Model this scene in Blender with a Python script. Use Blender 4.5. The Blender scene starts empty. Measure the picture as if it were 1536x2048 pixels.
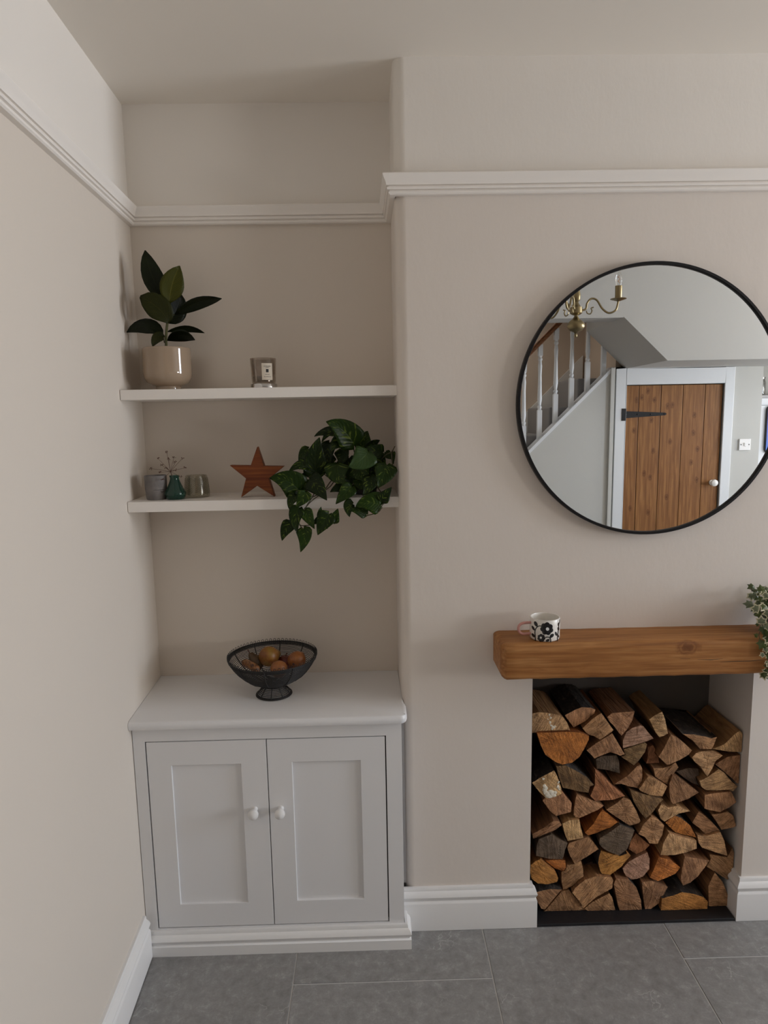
import bpy, bmesh, math, random
from mathutils import Vector, Matrix
random.seed(7)
sc = bpy.context.scene
col = sc.collection
PI = math.pi

# ------------------------------------------------------------------ camera
F, CX, CY = 1330.4, 767.6, 1024.0
CAM = Vector((0.7715, -2.0209, 1.7029)); YAW, PIT, ROL = 0.0164, 0.1417, -0.0186
_f = Vector((math.sin(YAW)*math.cos(PIT), math.cos(YAW)*math.cos(PIT), -math.sin(PIT)))
_r0 = Vector((math.cos(YAW), -math.sin(YAW), 0)); _u0 = _r0.cross(_f)
_r = _r0*math.cos(ROL)+_u0*math.sin(ROL); _u = -_r0*math.sin(ROL)+_u0*math.cos(ROL)
cd = bpy.data.cameras.new('camera'); cam = bpy.data.objects.new('camera', cd); col.objects.link(cam)
cd.sensor_fit = 'VERTICAL'; cd.sensor_height = 36.0; cd.lens = F/2048*36.0
cd.clip_start = 0.02; cd.clip_end = 60
cam.matrix_world = Matrix(((_r.x, _u.x, -_f.x, CAM.x), (_r.y, _u.y, -_f.y, CAM.y), (_r.z, _u.z, -_f.z, CAM.z), (0, 0, 0, 1)))
sc.camera = cam

def at(ax, v, px, py):
    """the point of the plane axis=v that the photograph shows at (px, py)"""
    d = _f + _r*((px-CX)/F) - _u*((py-CY)/F)
    t = (v-CAM[ax])/d[ax]
    return CAM + d*t
YM = -0.020                       # mirror glass plane
def atm(px, py, y):
    """the point at depth y that the mirror shows at (px, py)"""
    p = at(1, 2*YM-y, px, py); p.y = y
    return p

# ------------------------------------------------------------------ world, daylight, exposure
w = bpy.data.worlds.new('daylight'); sc.world = w; w.use_nodes = True
bg = w.node_tree.nodes['Background']; bg.inputs[0].default_value = (0.75, 0.87, 1.0, 1); bg.inputs[1].default_value = 1.0
def area(name, loc, rot, sx, sy, power, colr, spread=180):
    l = bpy.data.lights.new(name, 'AREA'); l.shape = 'RECTANGLE'; l.size = sx; l.size_y = sy; l.energy = power; l.color = colr
    l.spread = math.radians(spread)
    o = bpy.data.objects.new(name, l); col.objects.link(o); o.location = loc; o.rotation_euler = rot
    return o
RW = 5.6                          # right wall of the room, its window
WY0, WY1, WZ0, WZ1 = -1.46, -0.56, 0.92, 2.64
# daylight through the window: cool from the sky above, warmer from the sunlit ground below
for k in range(4):
    hz0 = (WZ1-WZ0)/4; zc0 = WZ0+hz0*(k+0.5)
    area('window_skylight', (RW+0.055, (WY0+WY1)/2, zc0), (0, math.radians(90-15), 0), hz0, WY1-WY0, 8.5, (0.40, 0.66, 1.0), 150)
    area('window_groundlight', (RW+0.05, (WY0+WY1)/2, zc0), (0, math.radians(90+35), 0), hz0, WY1-WY0, 18.5, (1.0, 0.92, 0.84), 150)
# added fill light, set in a made-up window further back
GY0, GY1, GZ0, GZ1 = -2.85, -1.95, 1.2, 2.0
area('back_window_daylight', (RW+0.03, (GY0+GY1)/2, (GZ0+GZ1)/2), (0, math.radians(90+20), 0), GZ1-GZ0-0.1, GY1-GY0-0.1, 36.0, (1.0, 0.97, 0.94), 140)
area('landing_daylight', (1.3, -3.45, 2.68), (0, 0, 0), 1.4, 0.6, 5.0, (1.0, 0.96, 0.9), 160)
sc.view_settings.view_transform = 'Standard'
try: sc.view_settings.look = 'None'
except Exception: pass
sc.view_settings.gamma = 1.0; sc.view_settings.use_curve_mapping = False
sc.view_settings.exposure = -0.08
sc.cycles.max_bounces = 12; sc.cycles.diffuse_bounces = 7; sc.cycles.glossy_bounces = 6; sc.cycles.transmission_bounces = 8
sc.cycles.sample_clamp_indirect = 4.0; sc.cycles.caustics_reflective = False; sc.cycles.caustics_refractive = False

# ------------------------------------------------------------------ materials
def S(r, g, b): # sRGB 0-255 -> linear
    f = lambda c: (c/255/12.92) if c/255 <= 0.04045 else ((c/255+0.055)/1.055)**2.4
    return (f(r), f(g), f(b), 1)
class NT:
    def __init__(s, name):
        s.m = bpy.data.materials.new(name); s.m.use_nodes = True
        s.t = s.m.node_tree; s.b = s.t.nodes['Principled BSDF']
    def n(s, typ, **kw):
        x = s.t.nodes.new('ShaderNode'+typ)
        for k, v in kw.items():
            if k.startswith('i_'):
                key = k[2:]
                x.inputs[int(key) if key.isdigit() else key.replace('_', ' ')].default_value = v
            else: setattr(x, k, v)
        return x
    def l(s, a, b): s.t.links.new(a, b)
    def coord(s, kind='Object', scale=(1, 1, 1), rot=(0, 0, 0), loc=(0, 0, 0)):
        tc = s.n('TexCoord'); mp = s.n('Mapping'); s.l(tc.outputs[kind], mp.inputs[0])
        mp.inputs['Scale'].default_value = scale; mp.inputs['Rotation'].default_value = rot; mp.inputs['Location'].default_value = loc
        return mp.outputs[0]
    def geo(s, scale=(1, 1, 1)):
        g = s.n('NewGeometry'); mp = s.n('Mapping'); s.l(g.outputs['Position'], mp.inputs[0]); mp.inputs['Scale'].default_value = scale
        return mp.outputs[0]
    def noise(s, vec, scale, detail=4, rough=0.55, dist=0.0):
        x = s.n('TexNoise'); x.inputs['Scale'].default_value = scale; x.inputs['Detail'].default_value = detail
        x.inputs['Roughness'].default_value = rough; x.inputs['Distortion'].default_value = dist
        s.l(vec, x.inputs['Vector']); return x.outputs[0]
    def ramp(s, fac, stops):
        r = s.n('ValToRGB'); e = r.color_ramp.elements
        while len(e) < len(stops): e.new(0.5)
        for i, (p, c) in enumerate(stops):
            e[i].position = p; e[i].color = c if len(c) == 4 else (*c, 1)
        s.l(fac, r.inputs[0]); return r.outputs[0]
    def mix(s, fac, a, b, mode='MIX'):
        x = s.n('Mix', data_type='RGBA', blend_type=mode)
        for sock, v in ((x.inputs[0], fac), (x.inputs[6], a), (x.inputs[7], b)):
            if hasattr(v, 'is_output'): s.l(v, sock)
            else: sock.default_value = v
        return x.outputs[2]
    def math(s, op, a, b=0.0, c=0.0):
        x = s.n('Math', operation=op)
        for sock, v in zip(x.inputs, (a, b, c)):
            if hasattr(v, 'is_output'): s.l(v, sock)
            else: sock.default_value = v
        return x.outputs[0]
    def bump(s, h, strength=0.2, dist=0.002):
        x = s.n('Bump'); x.inputs['Strength'].default_value = strength; x.inputs['Distance'].default_value = dist
        s.l(h, x.inputs['Height']); s.l(x.outputs[0], s.b.inputs['Normal']); return x
    def set(s, **kw):
        for k, v in kw.items():
            i = s.b.inputs[k.replace('_', ' ')]
            if hasattr(v, 'is_output'): s.l(v, i)
            else: i.default_value = v
        return s.m

def plain(name, c, rough=0.5, bump=None, **kw):
    t = NT(name)
    if bump:
        sc_, st, di = bump
        t.bump(t.noise(t.geo(), sc_, 4), st, di)
    return t.set(Base_Color=c, Roughness=rough, **kw)
def plaster(name, c, rough=0.75, st=0.12):
    t = NT(name)
    h1 = t.noise(t.geo((1, 1, 0.6)), 60, 4, 0.6)
    h2 = t.noise(t.geo((1, 1, 0.5)), 11, 4, 0.55)
    h = t.math('ADD', t.math('MULTIPLY', h1, 0.35), h2)
    t.bump(h, st, 0.004)
    return t.set(Base_Color=c, Roughness=rough)
C_GREIGE = (0.66, 0.598, 0.528, 1); C_UPPER = (0.78, 0.74, 0.69, 1)
M = {}
M['greige'] = plaster('greige_paint', C_GREIGE)
M['upper'] = plaster('off_white_paint', C_UPPER)
M['ceil'] = plaster('ceiling_paint', (0.82, 0.775, 0.71, 1), 0.8, 0.06)
M['chim'] = plaster('chimney_greige_paint', (0.72, 0.66, 0.605, 1), 0.75, 0.26)
M['chimup'] = plaster('chimney_off_white_paint', C_UPPER, 0.75, 0.26)
M['white'] = plain('white_satin_paint', (0.78, 0.77, 0.76, 1), 0.35, (60, 0.05, 0.001))
M['cabwhite'] = plain('cabinet_white_paint', (0.74, 0.735, 0.74, 1), 0.38, (70, 0.04, 0.001))
M['rail'] = plain('picture_rail_paint', (0.84, 0.80, 0.755, 1), 0.4, (60, 0.05, 0.001))
M['trimwhite'] = plain('trim_white_paint', (0.66, 0.69, 0.72, 1), 0.4)
M['backwall'] = plaster('back_wall_paint', (0.49, 0.495, 0.475, 1))
M['stairwall'] = plaster('stair_wall_paint', (0.56, 0.46, 0.37, 1))
M['carpet'] = plain('grey_carpet', (0.22, 0.21, 0.205, 1), 0.95, (300, 0.5, 0.003))
M['black'] = plain('black_metal', (0.006, 0.005, 0.0055, 1), 0.45, Specular_IOR_Level=0.25)
M['iron'] = plain('black_iron', (0.010, 0.010, 0.011, 1), 0.55, (80, 0.3, 0.002), Specular_IOR_Level=0.3)
M['slate'] = plain('black_slate', (0.010, 0.010, 0.012, 1), 0.45, (60, 0.4, 0.002))
M['mirror'] = plain('mirror_silver', (0.93, 0.94, 0.94, 1), 0.0, Metallic=1.0)
M['gap'] = plain('dark_gap', (0.02, 0.02, 0.02, 1), 0.9)
M['soil'] = plain('soil', (0.03, 0.02, 0.015, 1), 0.95, (150, 0.8, 0.005))
M['blackpot'] = plain('black_plastic', (0.008, 0.008, 0.009, 1), 0.45)
M['potglaze'] = plain('cream_glaze', (0.335, 0.25, 0.175, 1), 0.08, Coat_Weight=0.4)
M['brass'] = plain('aged_brass', (0.25, 0.20, 0.11, 1), 0.32, Metallic=1.0)
M['silver'] = plain('polished_silver', (0.55, 0.54, 0.53, 1), 0.15, Metallic=1.0)
M['porcelain'] = plain('white_porcelain', (0.8, 0.8, 0.78, 1), 0.15)
M['switch'] = plain('white_switch_plastic', (0.82, 0.82, 0.82, 1), 0.3)
M['sky_glass'] = plain('window_glass', (1, 1, 1, 1), 0.0, Transmission_Weight=1.0, IOR=1.01)
M['ink'] = plain('black_glaze', (0.010, 0.009, 0.010, 1), 0.25)
M['mugwhite'] = plain('speckled_white_glaze', (0.74, 0.71, 0.66, 1), 0.22)
M['pink'] = plain('pink_glaze', (0.56, 0.27, 0.235, 1), 0.3)
M['concrete'] = (lambda t: (t.bump(t.noise(t.geo(), 70, 5), 0.15, 0.002), t.set(Base_Color=t.ramp(t.noise(t.geo(), 40, 5), [(0.3, (0.13, 0.118, 0.112)), (0.7, (0.20, 0.182, 0.172))]), Roughness=0.7))[1])(NT('grey_concrete'))
M['etch'] = plain('dark_print', (0.05, 0.04, 0.04, 1), 0.6)
M['greenglass'] = plain('dark_green_glass', (0.06, 0.19, 0.135, 1), 0.04, Transmission_Weight=0.8, IOR=1.45)
M['ribglass'] = plain('smoky_patterned_glass', (0.90, 0.89, 0.84, 1), 0.10, Transmission_Weight=0.94, IOR=1.25)
M['smoke'] = plain('smoky_clear_glass', (0.84, 0.80, 0.75, 1), 0.03, Transmission_Weight=0.96, IOR=1.3)
M['clear'] = plain('clear_glass', (0.96, 0.96, 0.95, 1), 0.02, Transmission_Weight=1.0, IOR=1.3)
M['wax'] = plain('cream_wax', (0.50, 0.45, 0.36, 1), 0.5)
M['label'] = plain('cream_label', (0.62, 0.55, 0.45, 1), 0.6)
M['dry'] = plain('dried_stem', (0.10, 0.045, 0.03, 1), 0.8)
M['stem'] = plain('brown_green_stem', (0.055, 0.045, 0.02, 1), 0.6)
M['rubberstem'] = plain('green_stem', (0.075, 0.075, 0.02, 1), 0.5)
M['wire'] = plain('black_wire', (0.010, 0.009, 0.009, 1), 0.6)
M['fungus'] = plain('white_fungus', (0.74, 0.68, 0.56, 1), 0.9, (200, 0.6, 0.003))
M['filament'] = plain('filament', (0.55, 0.30, 0.14, 1), 0.4)
M['blue'] = (lambda t: t.set(Base_Color=t.ramp(t.math('MULTIPLY_ADD', t.n('SeparateXYZ').outputs[2], 1, 0), [(0, (0.02, 0.13, 0.55)), (1, (0.16, 0.12, 0.40))]), Roughness=0.4))(NT('blue_purple_panel'))
_t = M['blue'].node_tree
for _n in _t.nodes:
    if _n.type == 'SEPXYZ':
        _tc = _t.nodes.new('ShaderNodeTexCoord'); _t.links.new(_tc.outputs['Generated'], _n.inputs[0])

def thin_glass(name, tint, rough=0.03, refl=0.09):
    t = NT(name); tr = t.n('BsdfTransparent'); tr.inputs[0].default_value = tint
    gl = t.n('BsdfGlossy'); gl.inputs['Roughness'].default_value = rough; gl.inputs[0].default_value = (1, 1, 1, 1)
    lw = t.n('LayerWeight'); lw.inputs['Blend'].default_value = 0.35
    mx = t.n('MixShader'); t.l(t.math('MULTIPLY_ADD', lw.outputs['Fresnel'], 0.55, refl*0.4), mx.inputs[0])
    t.l(tr.outputs[0], mx.inputs[1]); t.l(gl.outputs[0], mx.inputs[2])
    out = [n for n in t.t.nodes if n.type == 'OUTPUT_MATERIAL'][0]; t.l(mx.outputs[0], out.inputs[0]); t.t.nodes.remove(t.b)
    return t.m
M['sky_glass'] = thin_glass('window_glass', (0.97, 0.98, 0.98, 1), 0.0)
M['smoke'] = thin_glass('smoky_clear_glass', (0.745, 0.70, 0.655, 1), 0.02)
M['clear'] = thin_glass('clear_glass', (0.97, 0.97, 0.96, 1), 0.02)
M['ribglass'] = thin_glass('smoky_patterned_glass', (0.86, 0.85, 0.80, 1), 0.15, 0.04)
M['ribrib'] = thin_glass('raised_glass_ribs', (0.80, 0.79, 0.74, 1), 0.2, 0.06)

def wood(name, base, dark, light, axis, scale=1.0, rough=0.45, knots=(), kr=0.02):
    """grain runs along axis (0 x, 1 y, 2 z); knots are points in world space"""
    t = NT(name)
    sx = [24.0*scale]*3; sx[axis] = 1.3*scale
    v = t.geo(tuple(sx))
    n1 = t.noise(v, 2.0, 5, 0.6, 0.8)
    sx2 = [110.0*scale]*3; sx2[axis] = 4.0*scale
    n2 = t.noise(t.geo(tuple(sx2)), 1.0, 3, 0.5)
    c = t.ramp(n1, [(0.33, dark), (0.5, base), (0.66, light)])
    c = t.mix(t.ramp(n2, [(0.42, (0,)*3), (0.70, (0.75,)*3)]), c, (dark[0]*0.8, dark[1]*0.75, dark[2]*0.7, 1))
    h = t.math('ADD', t.math('MULTIPLY', n1, 0.4), n2)
    for (kx, ky, kz) in knots:
        g = t.n('NewGeometry'); sub = t.n('VectorMath', operation='SUBTRACT'); t.l(g.outputs['Position'], sub.inputs[0]); sub.inputs[1].default_value = (kx, ky, kz)
        ns = t.n('TexNoise'); ns.inputs['Scale'].default_value = 60; t.l(g.outputs['Position'], ns.inputs['Vector'])
        ml = t.n('VectorMath', operation='MULTIPLY'); k3 = [1, 1, 1]; k3[axis] = 0.6; ml.inputs[1].default_value = k3
        t.l(sub.outputs[0], ml.inputs[0])
        ln = t.n('VectorMath', operation='LENGTH'); t.l(ml.outputs[0], ln.inputs[0])
        d = t.math('ADD', ln.outputs['Value'], t.math('MULTIPLY', t.math('SUBTRACT', ns.outputs[0], 0.5), kr*0.7))
        f = t.ramp(t.math('DIVIDE', d, kr), [(0.0, (0.95,)*3), (0.35, (0.75,)*3), (0.5, (0.3,)*3), (0.68, (0.6,)*3), (1.0, (0,)*3)])
        c = t.mix(f, c, (dark[0]*0.48, dark[1]*0.36, dark[2]*0.28, 1))
    t.bump(h, 0.12, 0.0015)
    return t.set(Base_Color=c, Roughness=rough, Specular_IOR_Level=0.3)

# ------------------------------------------------------------------ mesh helpers
class MB:
    def __init__(s): s.v = []; s.f = []; s.mi = []; s.uv = {}
    def face(s, idx, m=0): s.f.append(tuple(idx)); s.mi.append(m)
    def add(s, pts, faces, m=0):
        o = len(s.v); s.v += [Vector(p) for p in pts]
        for f in faces: s.face([i+o for i in f], m)
        return o
    def box(s, a, b, m=0):
        x0, y0, z0 = a; x1, y1, z1 = b
        s.add([(x0, y0, z0), (x1, y0, z0), (x1, y1, z0), (x0, y1, z0), (x0, y0, z1), (x1, y0, z1), (x1, y1, z1), (x0, y1, z1)],
              [(0, 3, 2, 1), (4, 5, 6, 7), (0, 1, 5, 4), (1, 2, 6, 5), (2, 3, 7, 6), (3, 0, 4, 7)], m)
    def prism(s, poly, fn, a, b, m=0, msides=None):
        """poly 2D ring (any winding); fn(u, v, w) -> xyz; extruded from w=a to w=b"""
        n = len(poly); o = len(s.v)
        s.v += [Vector(fn(u, v, a)) for u, v in poly] + [Vector(fn(u, v, b)) for u, v in poly]
        s.face(range(o+n-1, o-1, -1), m); s.face(range(o+n, o+2*n), m)
        for i in range(n):
            j = (i+1) % n
            s.face((o+i, o+j, o+n+j, o+n+i), m if msides is None else msides[i])
    def lathe(s, prof, c, seg=32, m=0, cap0=True, cap1=True, axis=None):
        """prof [(r, h)]; axis default z"""
        c = Vector(c); ax = Vector(axis or (0, 0, 1)).normalized()
        e1 = ax.orthogonal().normalized() if axis else Vector((1, 0, 0)); e2 = ax.cross(e1)
        o = len(s.v); n = len(prof)
        for r, h in prof:
            for k in range(seg):
                a = 2*PI*k/seg; s.v.append(c+ax*h+(e1*math.cos(a)+e2*math.sin(a))*r)
        for i in range(n-1):
            for k in range(seg):
                k2 = (k+1) % seg
                s.face((o+i*seg+k, o+i*seg+k2, o+(i+1)*seg+k2, o+(i+1)*seg+k), m)
        if cap0: s.face(range(o+seg-1, o-1, -1), m)
        if cap1: s.face(range(o+(n-1)*seg, o+n*seg), m)
    def tube(s, pts, r, seg=8, m=0, closed=False):
        pts = [Vector(p) for p in pts]; n = len(pts); o = len(s.v); prev = None
        rr = r if isinstance(r, (list, tuple)) else [r]*n
        for i, p in enumerate(pts):
            a = pts[(i-1) % n] if (closed or i > 0) else p; b = pts[(i+1) % n] if (closed or i < n-1) else p
            t = (b-a).normalized()
            if prev is None: e1 = t.orthogonal().normalized()
            else:
                e1 = prev - t*prev.dot(t)
                e1 = e1.normalized() if e1.length > 1e-6 else t.orthogonal().normalized()
            prev = e1; e2 = t.cross(e1)
            for k in range(seg):
                q = 2*PI*k/seg; s.v.append(p+(e1*math.cos(q)+e2*math.sin(q))*rr[i])
        for i in range(n if closed else n-1):
            i2 = (i+1) % n
            for k in range(seg):
                k2 = (k+1) % seg; s.face((o+i*seg+k, o+i*seg+k2, o+i2*seg+k2, o+i2*seg+k), m)
        if not closed:
            s.face(range(o+seg-1, o-1, -1), m); s.face(range(o+(n-1)*seg, o+n*seg), m)
    def sweep(s, prof, path, m=0, z0=0.0):
        """prof [(out, z)] closed ring; path of plan points; out is to the right of the path"""
        n = len(path); o = len(s.v); k = len(prof)
        P = [Vector((p[0], p[1])) for p in path]
        for i in range(n):
            d1 = (P[i]-P[i-1]).normalized() if i > 0 else None
            d2 = (P[i+1]-P[i]).normalized() if i < n-1 else None
            d1 = d1 or d2; d2 = d2 or d1
            n1 = Vector((d1.y, -d1.x)); n2 = Vector((d2.y, -d2.x))
            b = (n1+n2).normalized(); b = b/max(0.3, b.dot(n1))
            for q, z in prof: s.v.append(Vector((P[i].x+b.x*q, P[i].y+b.y*q, z0+z)))
        for i in range(n-1):
            for j in range(k):
                j2 = (j+1) % k; s.face((o+i*k+j, o+i*k+j2, o+(i+1)*k+j2, o+(i+1)*k+j), m)
        s.face(range(o, o+k), m); s.face(range(o+n*k-1, o+(n-1)*k-1, -1), m)
    def sphere(s, c, r, seg=16, rings=10, m=0, sq=(1, 1, 1), jit=0.0):
        c = Vector(c); o = len(s.v)
        for i in range(rings+1):
            th = PI*i/rings
            for k in range(seg):
                ph = 2*PI*k/seg; q = 1+random.uniform(-jit, jit)
                s.v.append(c+Vector((math.sin(th)*math.cos(ph)*sq[0], math.sin(th)*math.sin(ph)*sq[1], math.cos(th)*sq[2]))*r*q)
        for i in range(rings):
            for k in range(seg):
                k2 = (k+1) % seg; s.face((o+i*seg+k, o+(i+1)*seg+k, o+(i+1)*seg+k2, o+i*seg+k2), m)
    def build(s, name, mats, parent=None, smooth=False, angle=35, bevel=0.0, fix=True, segs=2):
        me = bpy.data.meshes.new(name); base = Vector((0, 0, 0))
        p = parent
        while p is not None: base += p.location; p = p.parent
        me.from_pydata([tuple(v-base) for v in s.v], [], s.f)
        if not isinstance(mats, (list, tuple)): mats = [mats]
        for m in mats: me.materials.append(m)
        me.polygons.foreach_set('material_index', s.mi)
        if s.uv:
            ul = me.uv_layers.new(name='UVMap')
            for l in me.loops: ul.data[l.index].uv = s.uv.get(l.vertex_index, (0.5, 0.5))
        if fix:
            bm = bmesh.new(); bm.from_mesh(me)
            bmesh.ops.remove_doubles(bm, verts=bm.verts, dist=1e-6)
            bmesh.ops.recalc_face_normals(bm, faces=bm.faces); bm.to_mesh(me); bm.free()
        if smooth:
            me.polygons.foreach_set('use_smooth', [True]*len(me.polygons))
            if angle: me.set_sharp_from_angle(angle=math.radians(angle))
        o = bpy.data.objects.new(name, me); col.objects.link(o)
        if parent is not None: o.parent = parent
        if bevel:
            b = o.modifiers.new('bevel', 'BEVEL'); b.width = bevel; b.segments = segs; b.limit_method = 'ANGLE'; b.angle_limit = math.radians(40)
            if not smooth:
                me.polygons.foreach_set('use_smooth', [True]*len(me.polygons)); me.set_sharp_from_angle(angle=math.radians(40))
                b.harden_normals = True
        return o
def tag(o, label=None, cat=None, group=None, kind=None):
    if label: o['label'] = label
    if cat: o['category'] = cat
    if group: o['group'] = group
    if kind: o['kind'] = kind
    return o
def thing(name, label, cat, loc, group=None):
    o = bpy.data.objects.new(name, None); col.objects.link(o); o.location = loc; o.empty_display_size = 0.05
    return tag(o, label, cat, group)
def struct(o, label=None, cat=None): o['kind'] = 'structure'; return tag(o, label or o.name.replace('_', ' '), cat or o.name.split('_')[0])
def textmesh(name, body, size, mat, parent, M4, extrude=0.0002):
    cu = bpy.data.curves.new(name, 'FONT'); cu.body = body; cu.size = size; cu.extrude = extrude; cu.align_x = 'CENTER'; cu.align_y = 'CENTER'
    tmp = bpy.data.objects.new(name+'_tmp', cu); col.objects.link(tmp)
    dg = bpy.context.evaluated_depsgraph_get(); me = bpy.data.meshes.new_from_object(tmp.evaluated_get(dg))
    bpy.data.objects.remove(tmp); me.transform(M4); me.materials.clear(); me.materials.append(mat)
    base = Vector((0, 0, 0)); p = parent
    while p is not None: base += p.location; p = p.parent
    me.transform(Matrix.Translation(-base))
    o = bpy.data.objects.new(name, me); col.objects.link(o); o.parent = parent
    return o
def arc(c, r, a0, a1, n): return [(c[0]+r*math.cos(a0+(a1-a0)*i/n), c[1]+r*math.sin(a0+(a1-a0)*i/n)) for i in range(n+1)]
def bez(p0, p1, p2, n): return [p0*(1-t)**2+p1*2*t*(1-t)+p2*t*t for t in [i/n for i in range(n+1)]]
def catmull(pts, k=6):
    P = [Vector(p) for p in pts]; P = [P[0]*2-P[1]]+P+[P[-1]*2-P[-2]]; out = []
    for i in range(1, len(P)-2):
        a, b, c, d = P[i-1:i+3]
        for j in range(k):
            t = j/k; out.append(0.5*((2*b)+(c-a)*t+(2*a-5*b+4*c-d)*t*t+(3*b-a-3*c+d)*t**3))
    out.append(P[-2]); return out
XY = lambda u, v, w_: (u, v, w_)      # plan polygon, extruded in z
XZ = lambda u, v, w_: (u, w_, v)      # elevation polygon, extruded in y

# ------------------------------------------------------------------ room shell
D, HC, ZR, WA = 0.2664, 2.70, 2.33, -0.0385
XD, XC = 0.8486, 0.8535
ZRT = ZR+0.05                    # top of picture rail, where the paint changes
lx = lambda y: (y-D)*WA          # the left wall runs slightly out of square
YB = -3.0                        # wall with the plank door, behind the camera
CR = 0.034                       # rounded plaster corner of the chimney breast
FX0, FX1, FZ, FB = 1.2697, 1.984, 0.93, 0.27
CHX = 2.75

mb = MB()
for z0, z1, m in ((-0.1, ZRT, 0), (ZRT, HC+0.05, 1)):
    mb.prism([(lx(-4), -4), (lx(D), D), (-0.2, D), (-0.2, -4)], XY, z0, z1, m)
struct(mb.build('wall_left', [M['greige'], M['upper']]), 'greige left wall with off-white band above the picture rail')
mb = MB()
for z0, z1, m in ((-0.1, ZRT, 0), (ZRT, HC+0.05, 1)):
    mb.box((-0.2, D, z0), (XD+0.06, D+0.12, z1), m); mb.box((CHX-0.02, D, z0), (RW+0.2, D+0.12, z1), m)
struct(mb.build('wall_back', [M['greige'], M['upper']]), 'greige back wall of the alcove behind the floating shelves')
corner = [(XC+CR*(1-math.cos(a)), CR*(1-math.sin(a))) for a in [PI/2*i/8 for i in range(9)]]   # side (XC,CR) -> front (XC+CR, 0)
corner = [(XC-0.002+ (q[0]-XC), q[1]) for q in corner]
mb = MB()
def pier(poly, z0, z1, m): mb.prism(poly, XY, z0, z1, m)
left_pier = [(XD, D+0.02)]+corner+[(FX0, 0), (FX0, D+0.02)]
pier(left_pier, -0.05, FZ, 0)
pier([(FX1, 0), (CHX, 0), (CHX, D+0.02), (FX1, D+0.02)], -0.05, FZ, 0)
full = [(XD, D+0.02)]+corner+[(CHX, 0), (CHX, D+0.02)]
pier(full, FZ, ZRT, 0); pier(full, ZRT, HC+0.02, 1)
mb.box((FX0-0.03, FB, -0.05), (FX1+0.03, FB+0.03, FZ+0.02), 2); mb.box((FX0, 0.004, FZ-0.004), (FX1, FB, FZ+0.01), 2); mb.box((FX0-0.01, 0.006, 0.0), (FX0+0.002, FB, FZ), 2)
struct(mb.build('wall_chimney', [M['chim'], M['chimup'], plaster('painted_recess_shade', (0.11, 0.095, 0.085, 1))], smooth=True, angle=30), 'greige plastered chimney breast with log recess and rounded left corner')  # recess lining coloured dark to stand in for the shade inside
# ceiling
mb = MB(); mb.box((-0.2, -4.0, HC), (RW+0.2, D+0.12, HC+0.1))
struct(mb.build('ceiling', M['ceil']), 'off-white plastered ceiling')
# right wall with a window opening (outside the frame; it lets the daylight in)
mb = MB()
mb.box((RW, WY1, -0.1), (RW+0.12, D+0.12, HC+0.05)); mb.box((RW, -4.0, -0.1), (RW+0.12, GY0, HC+0.05)); mb.box((RW, GY1, -0.1), (RW+0.12, WY0, HC+0.05))
mb.box((RW, GY0, -0.1), (RW+0.12, GY1, GZ0)); mb.box((RW, GY0, GZ1), (RW+0.12, GY1, HC+0.05))
mb.box((RW, WY0, -0.1), (RW+0.12, WY1, WZ0)); mb.box((RW, WY0, WZ1), (RW+0.12, WY1, HC+0.05))
struct(mb.build('wall_right', M['upper']), 'off-white right wall with the window')

# floor: grout bed and large tiles
def tile_mat():
    t = NT('grey_stone_tile')
    oi = t.n('ObjectInfo'); g = t.n('NewGeometry'); ad = t.n('VectorMath', operation='ADD'); sc3 = t.n('VectorMath', operation='SCALE')
    cx = t.n('CombineXYZ'); t.l(oi.outputs['Random'], cx.inputs[0]); t.l(oi.outputs['Random'], cx.inputs[1])
    t.l(cx.outputs[0], sc3.inputs[0]); sc3.inputs['Scale'].default_value = 37.0
    t.l(g.outputs['Position'], ad.inputs[0]); t.l(sc3.outputs[0], ad.inputs[1]); v = ad.outputs[0]
    n1 = t.noise(v, 3.2, 6, 0.65, 0.15); n2 = t.noise(v, 30, 8, 0.72, 0.25); n3 = t.noise(v, 170, 4, 0.7)
    c = t.ramp(n1, [(0.3, (0.21, 0.203, 0.199)), (0.7, (0.33, 0.322, 0.318))])
    c = t.mix(0.55, c, t.ramp(n2, [(0.35, (0.14, 0.135, 0.132)), (0.55, (0.28, 0.275, 0.272)), (0.72, (0.50, 0.495, 0.49))]))
    vo = t.n('TexVoronoi', feature='DISTANCE_TO_EDGE'); vo.inputs['Scale'].default_value = 15
    mxv = t.n('VectorMath', operation='ADD'); nn = t.n('TexNoise'); nn.inputs['Scale'].default_value = 12; nn.inputs['Detail'].default_value = 5
    t.l(v, nn.inputs['Vector']); s2 = t.n('VectorMath', operation='SCALE'); t.l(nn.outputs[1], s2.inputs[0]); s2.inputs['Scale'].default_value = 0.16
    t.l(v, mxv.inputs[0]); t.l(s2.outputs[0], mxv.inputs[1]); t.l(mxv.outputs[0], vo.inputs['Vector'])
    vein = t.ramp(vo.outputs[0], [(0.0, (1, 1, 1)), (0.035, (0, 0, 0))])
    vm = t.math('MULTIPLY', vein, t.ramp(t.noise(v, 7, 2), [(0.52, (0, 0, 0)), (0.66, (0.5, 0.5, 0.5))]))
    c = t.mix(vm, c, t.mix(t.ramp(t.noise(v, 5, 1), [(0.48, (0, 0, 0)), (0.52, (1, 1, 1))]), (0.16, 0.15, 0.145, 1), (0.62, 0.61, 0.60, 1)))
    c = t.mix(t.ramp(n3, [(0.40, (0,)*3), (0.68, (0.6,)*3)]), c, (0.22, 0.215, 0.21, 1))
    t.bump(t.math('ADD', n2, t.math('MULTIPLY', n3, 0.5)), 0.12, 0.002)
    return t.set(Base_Color=c, Roughness=0.42)
M['tile'] = tile_mat()
mb = MB(); mb.box((-0.2, -4.0, -0.12), (RW+0.2, D+0.12, -0.002))
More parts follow.
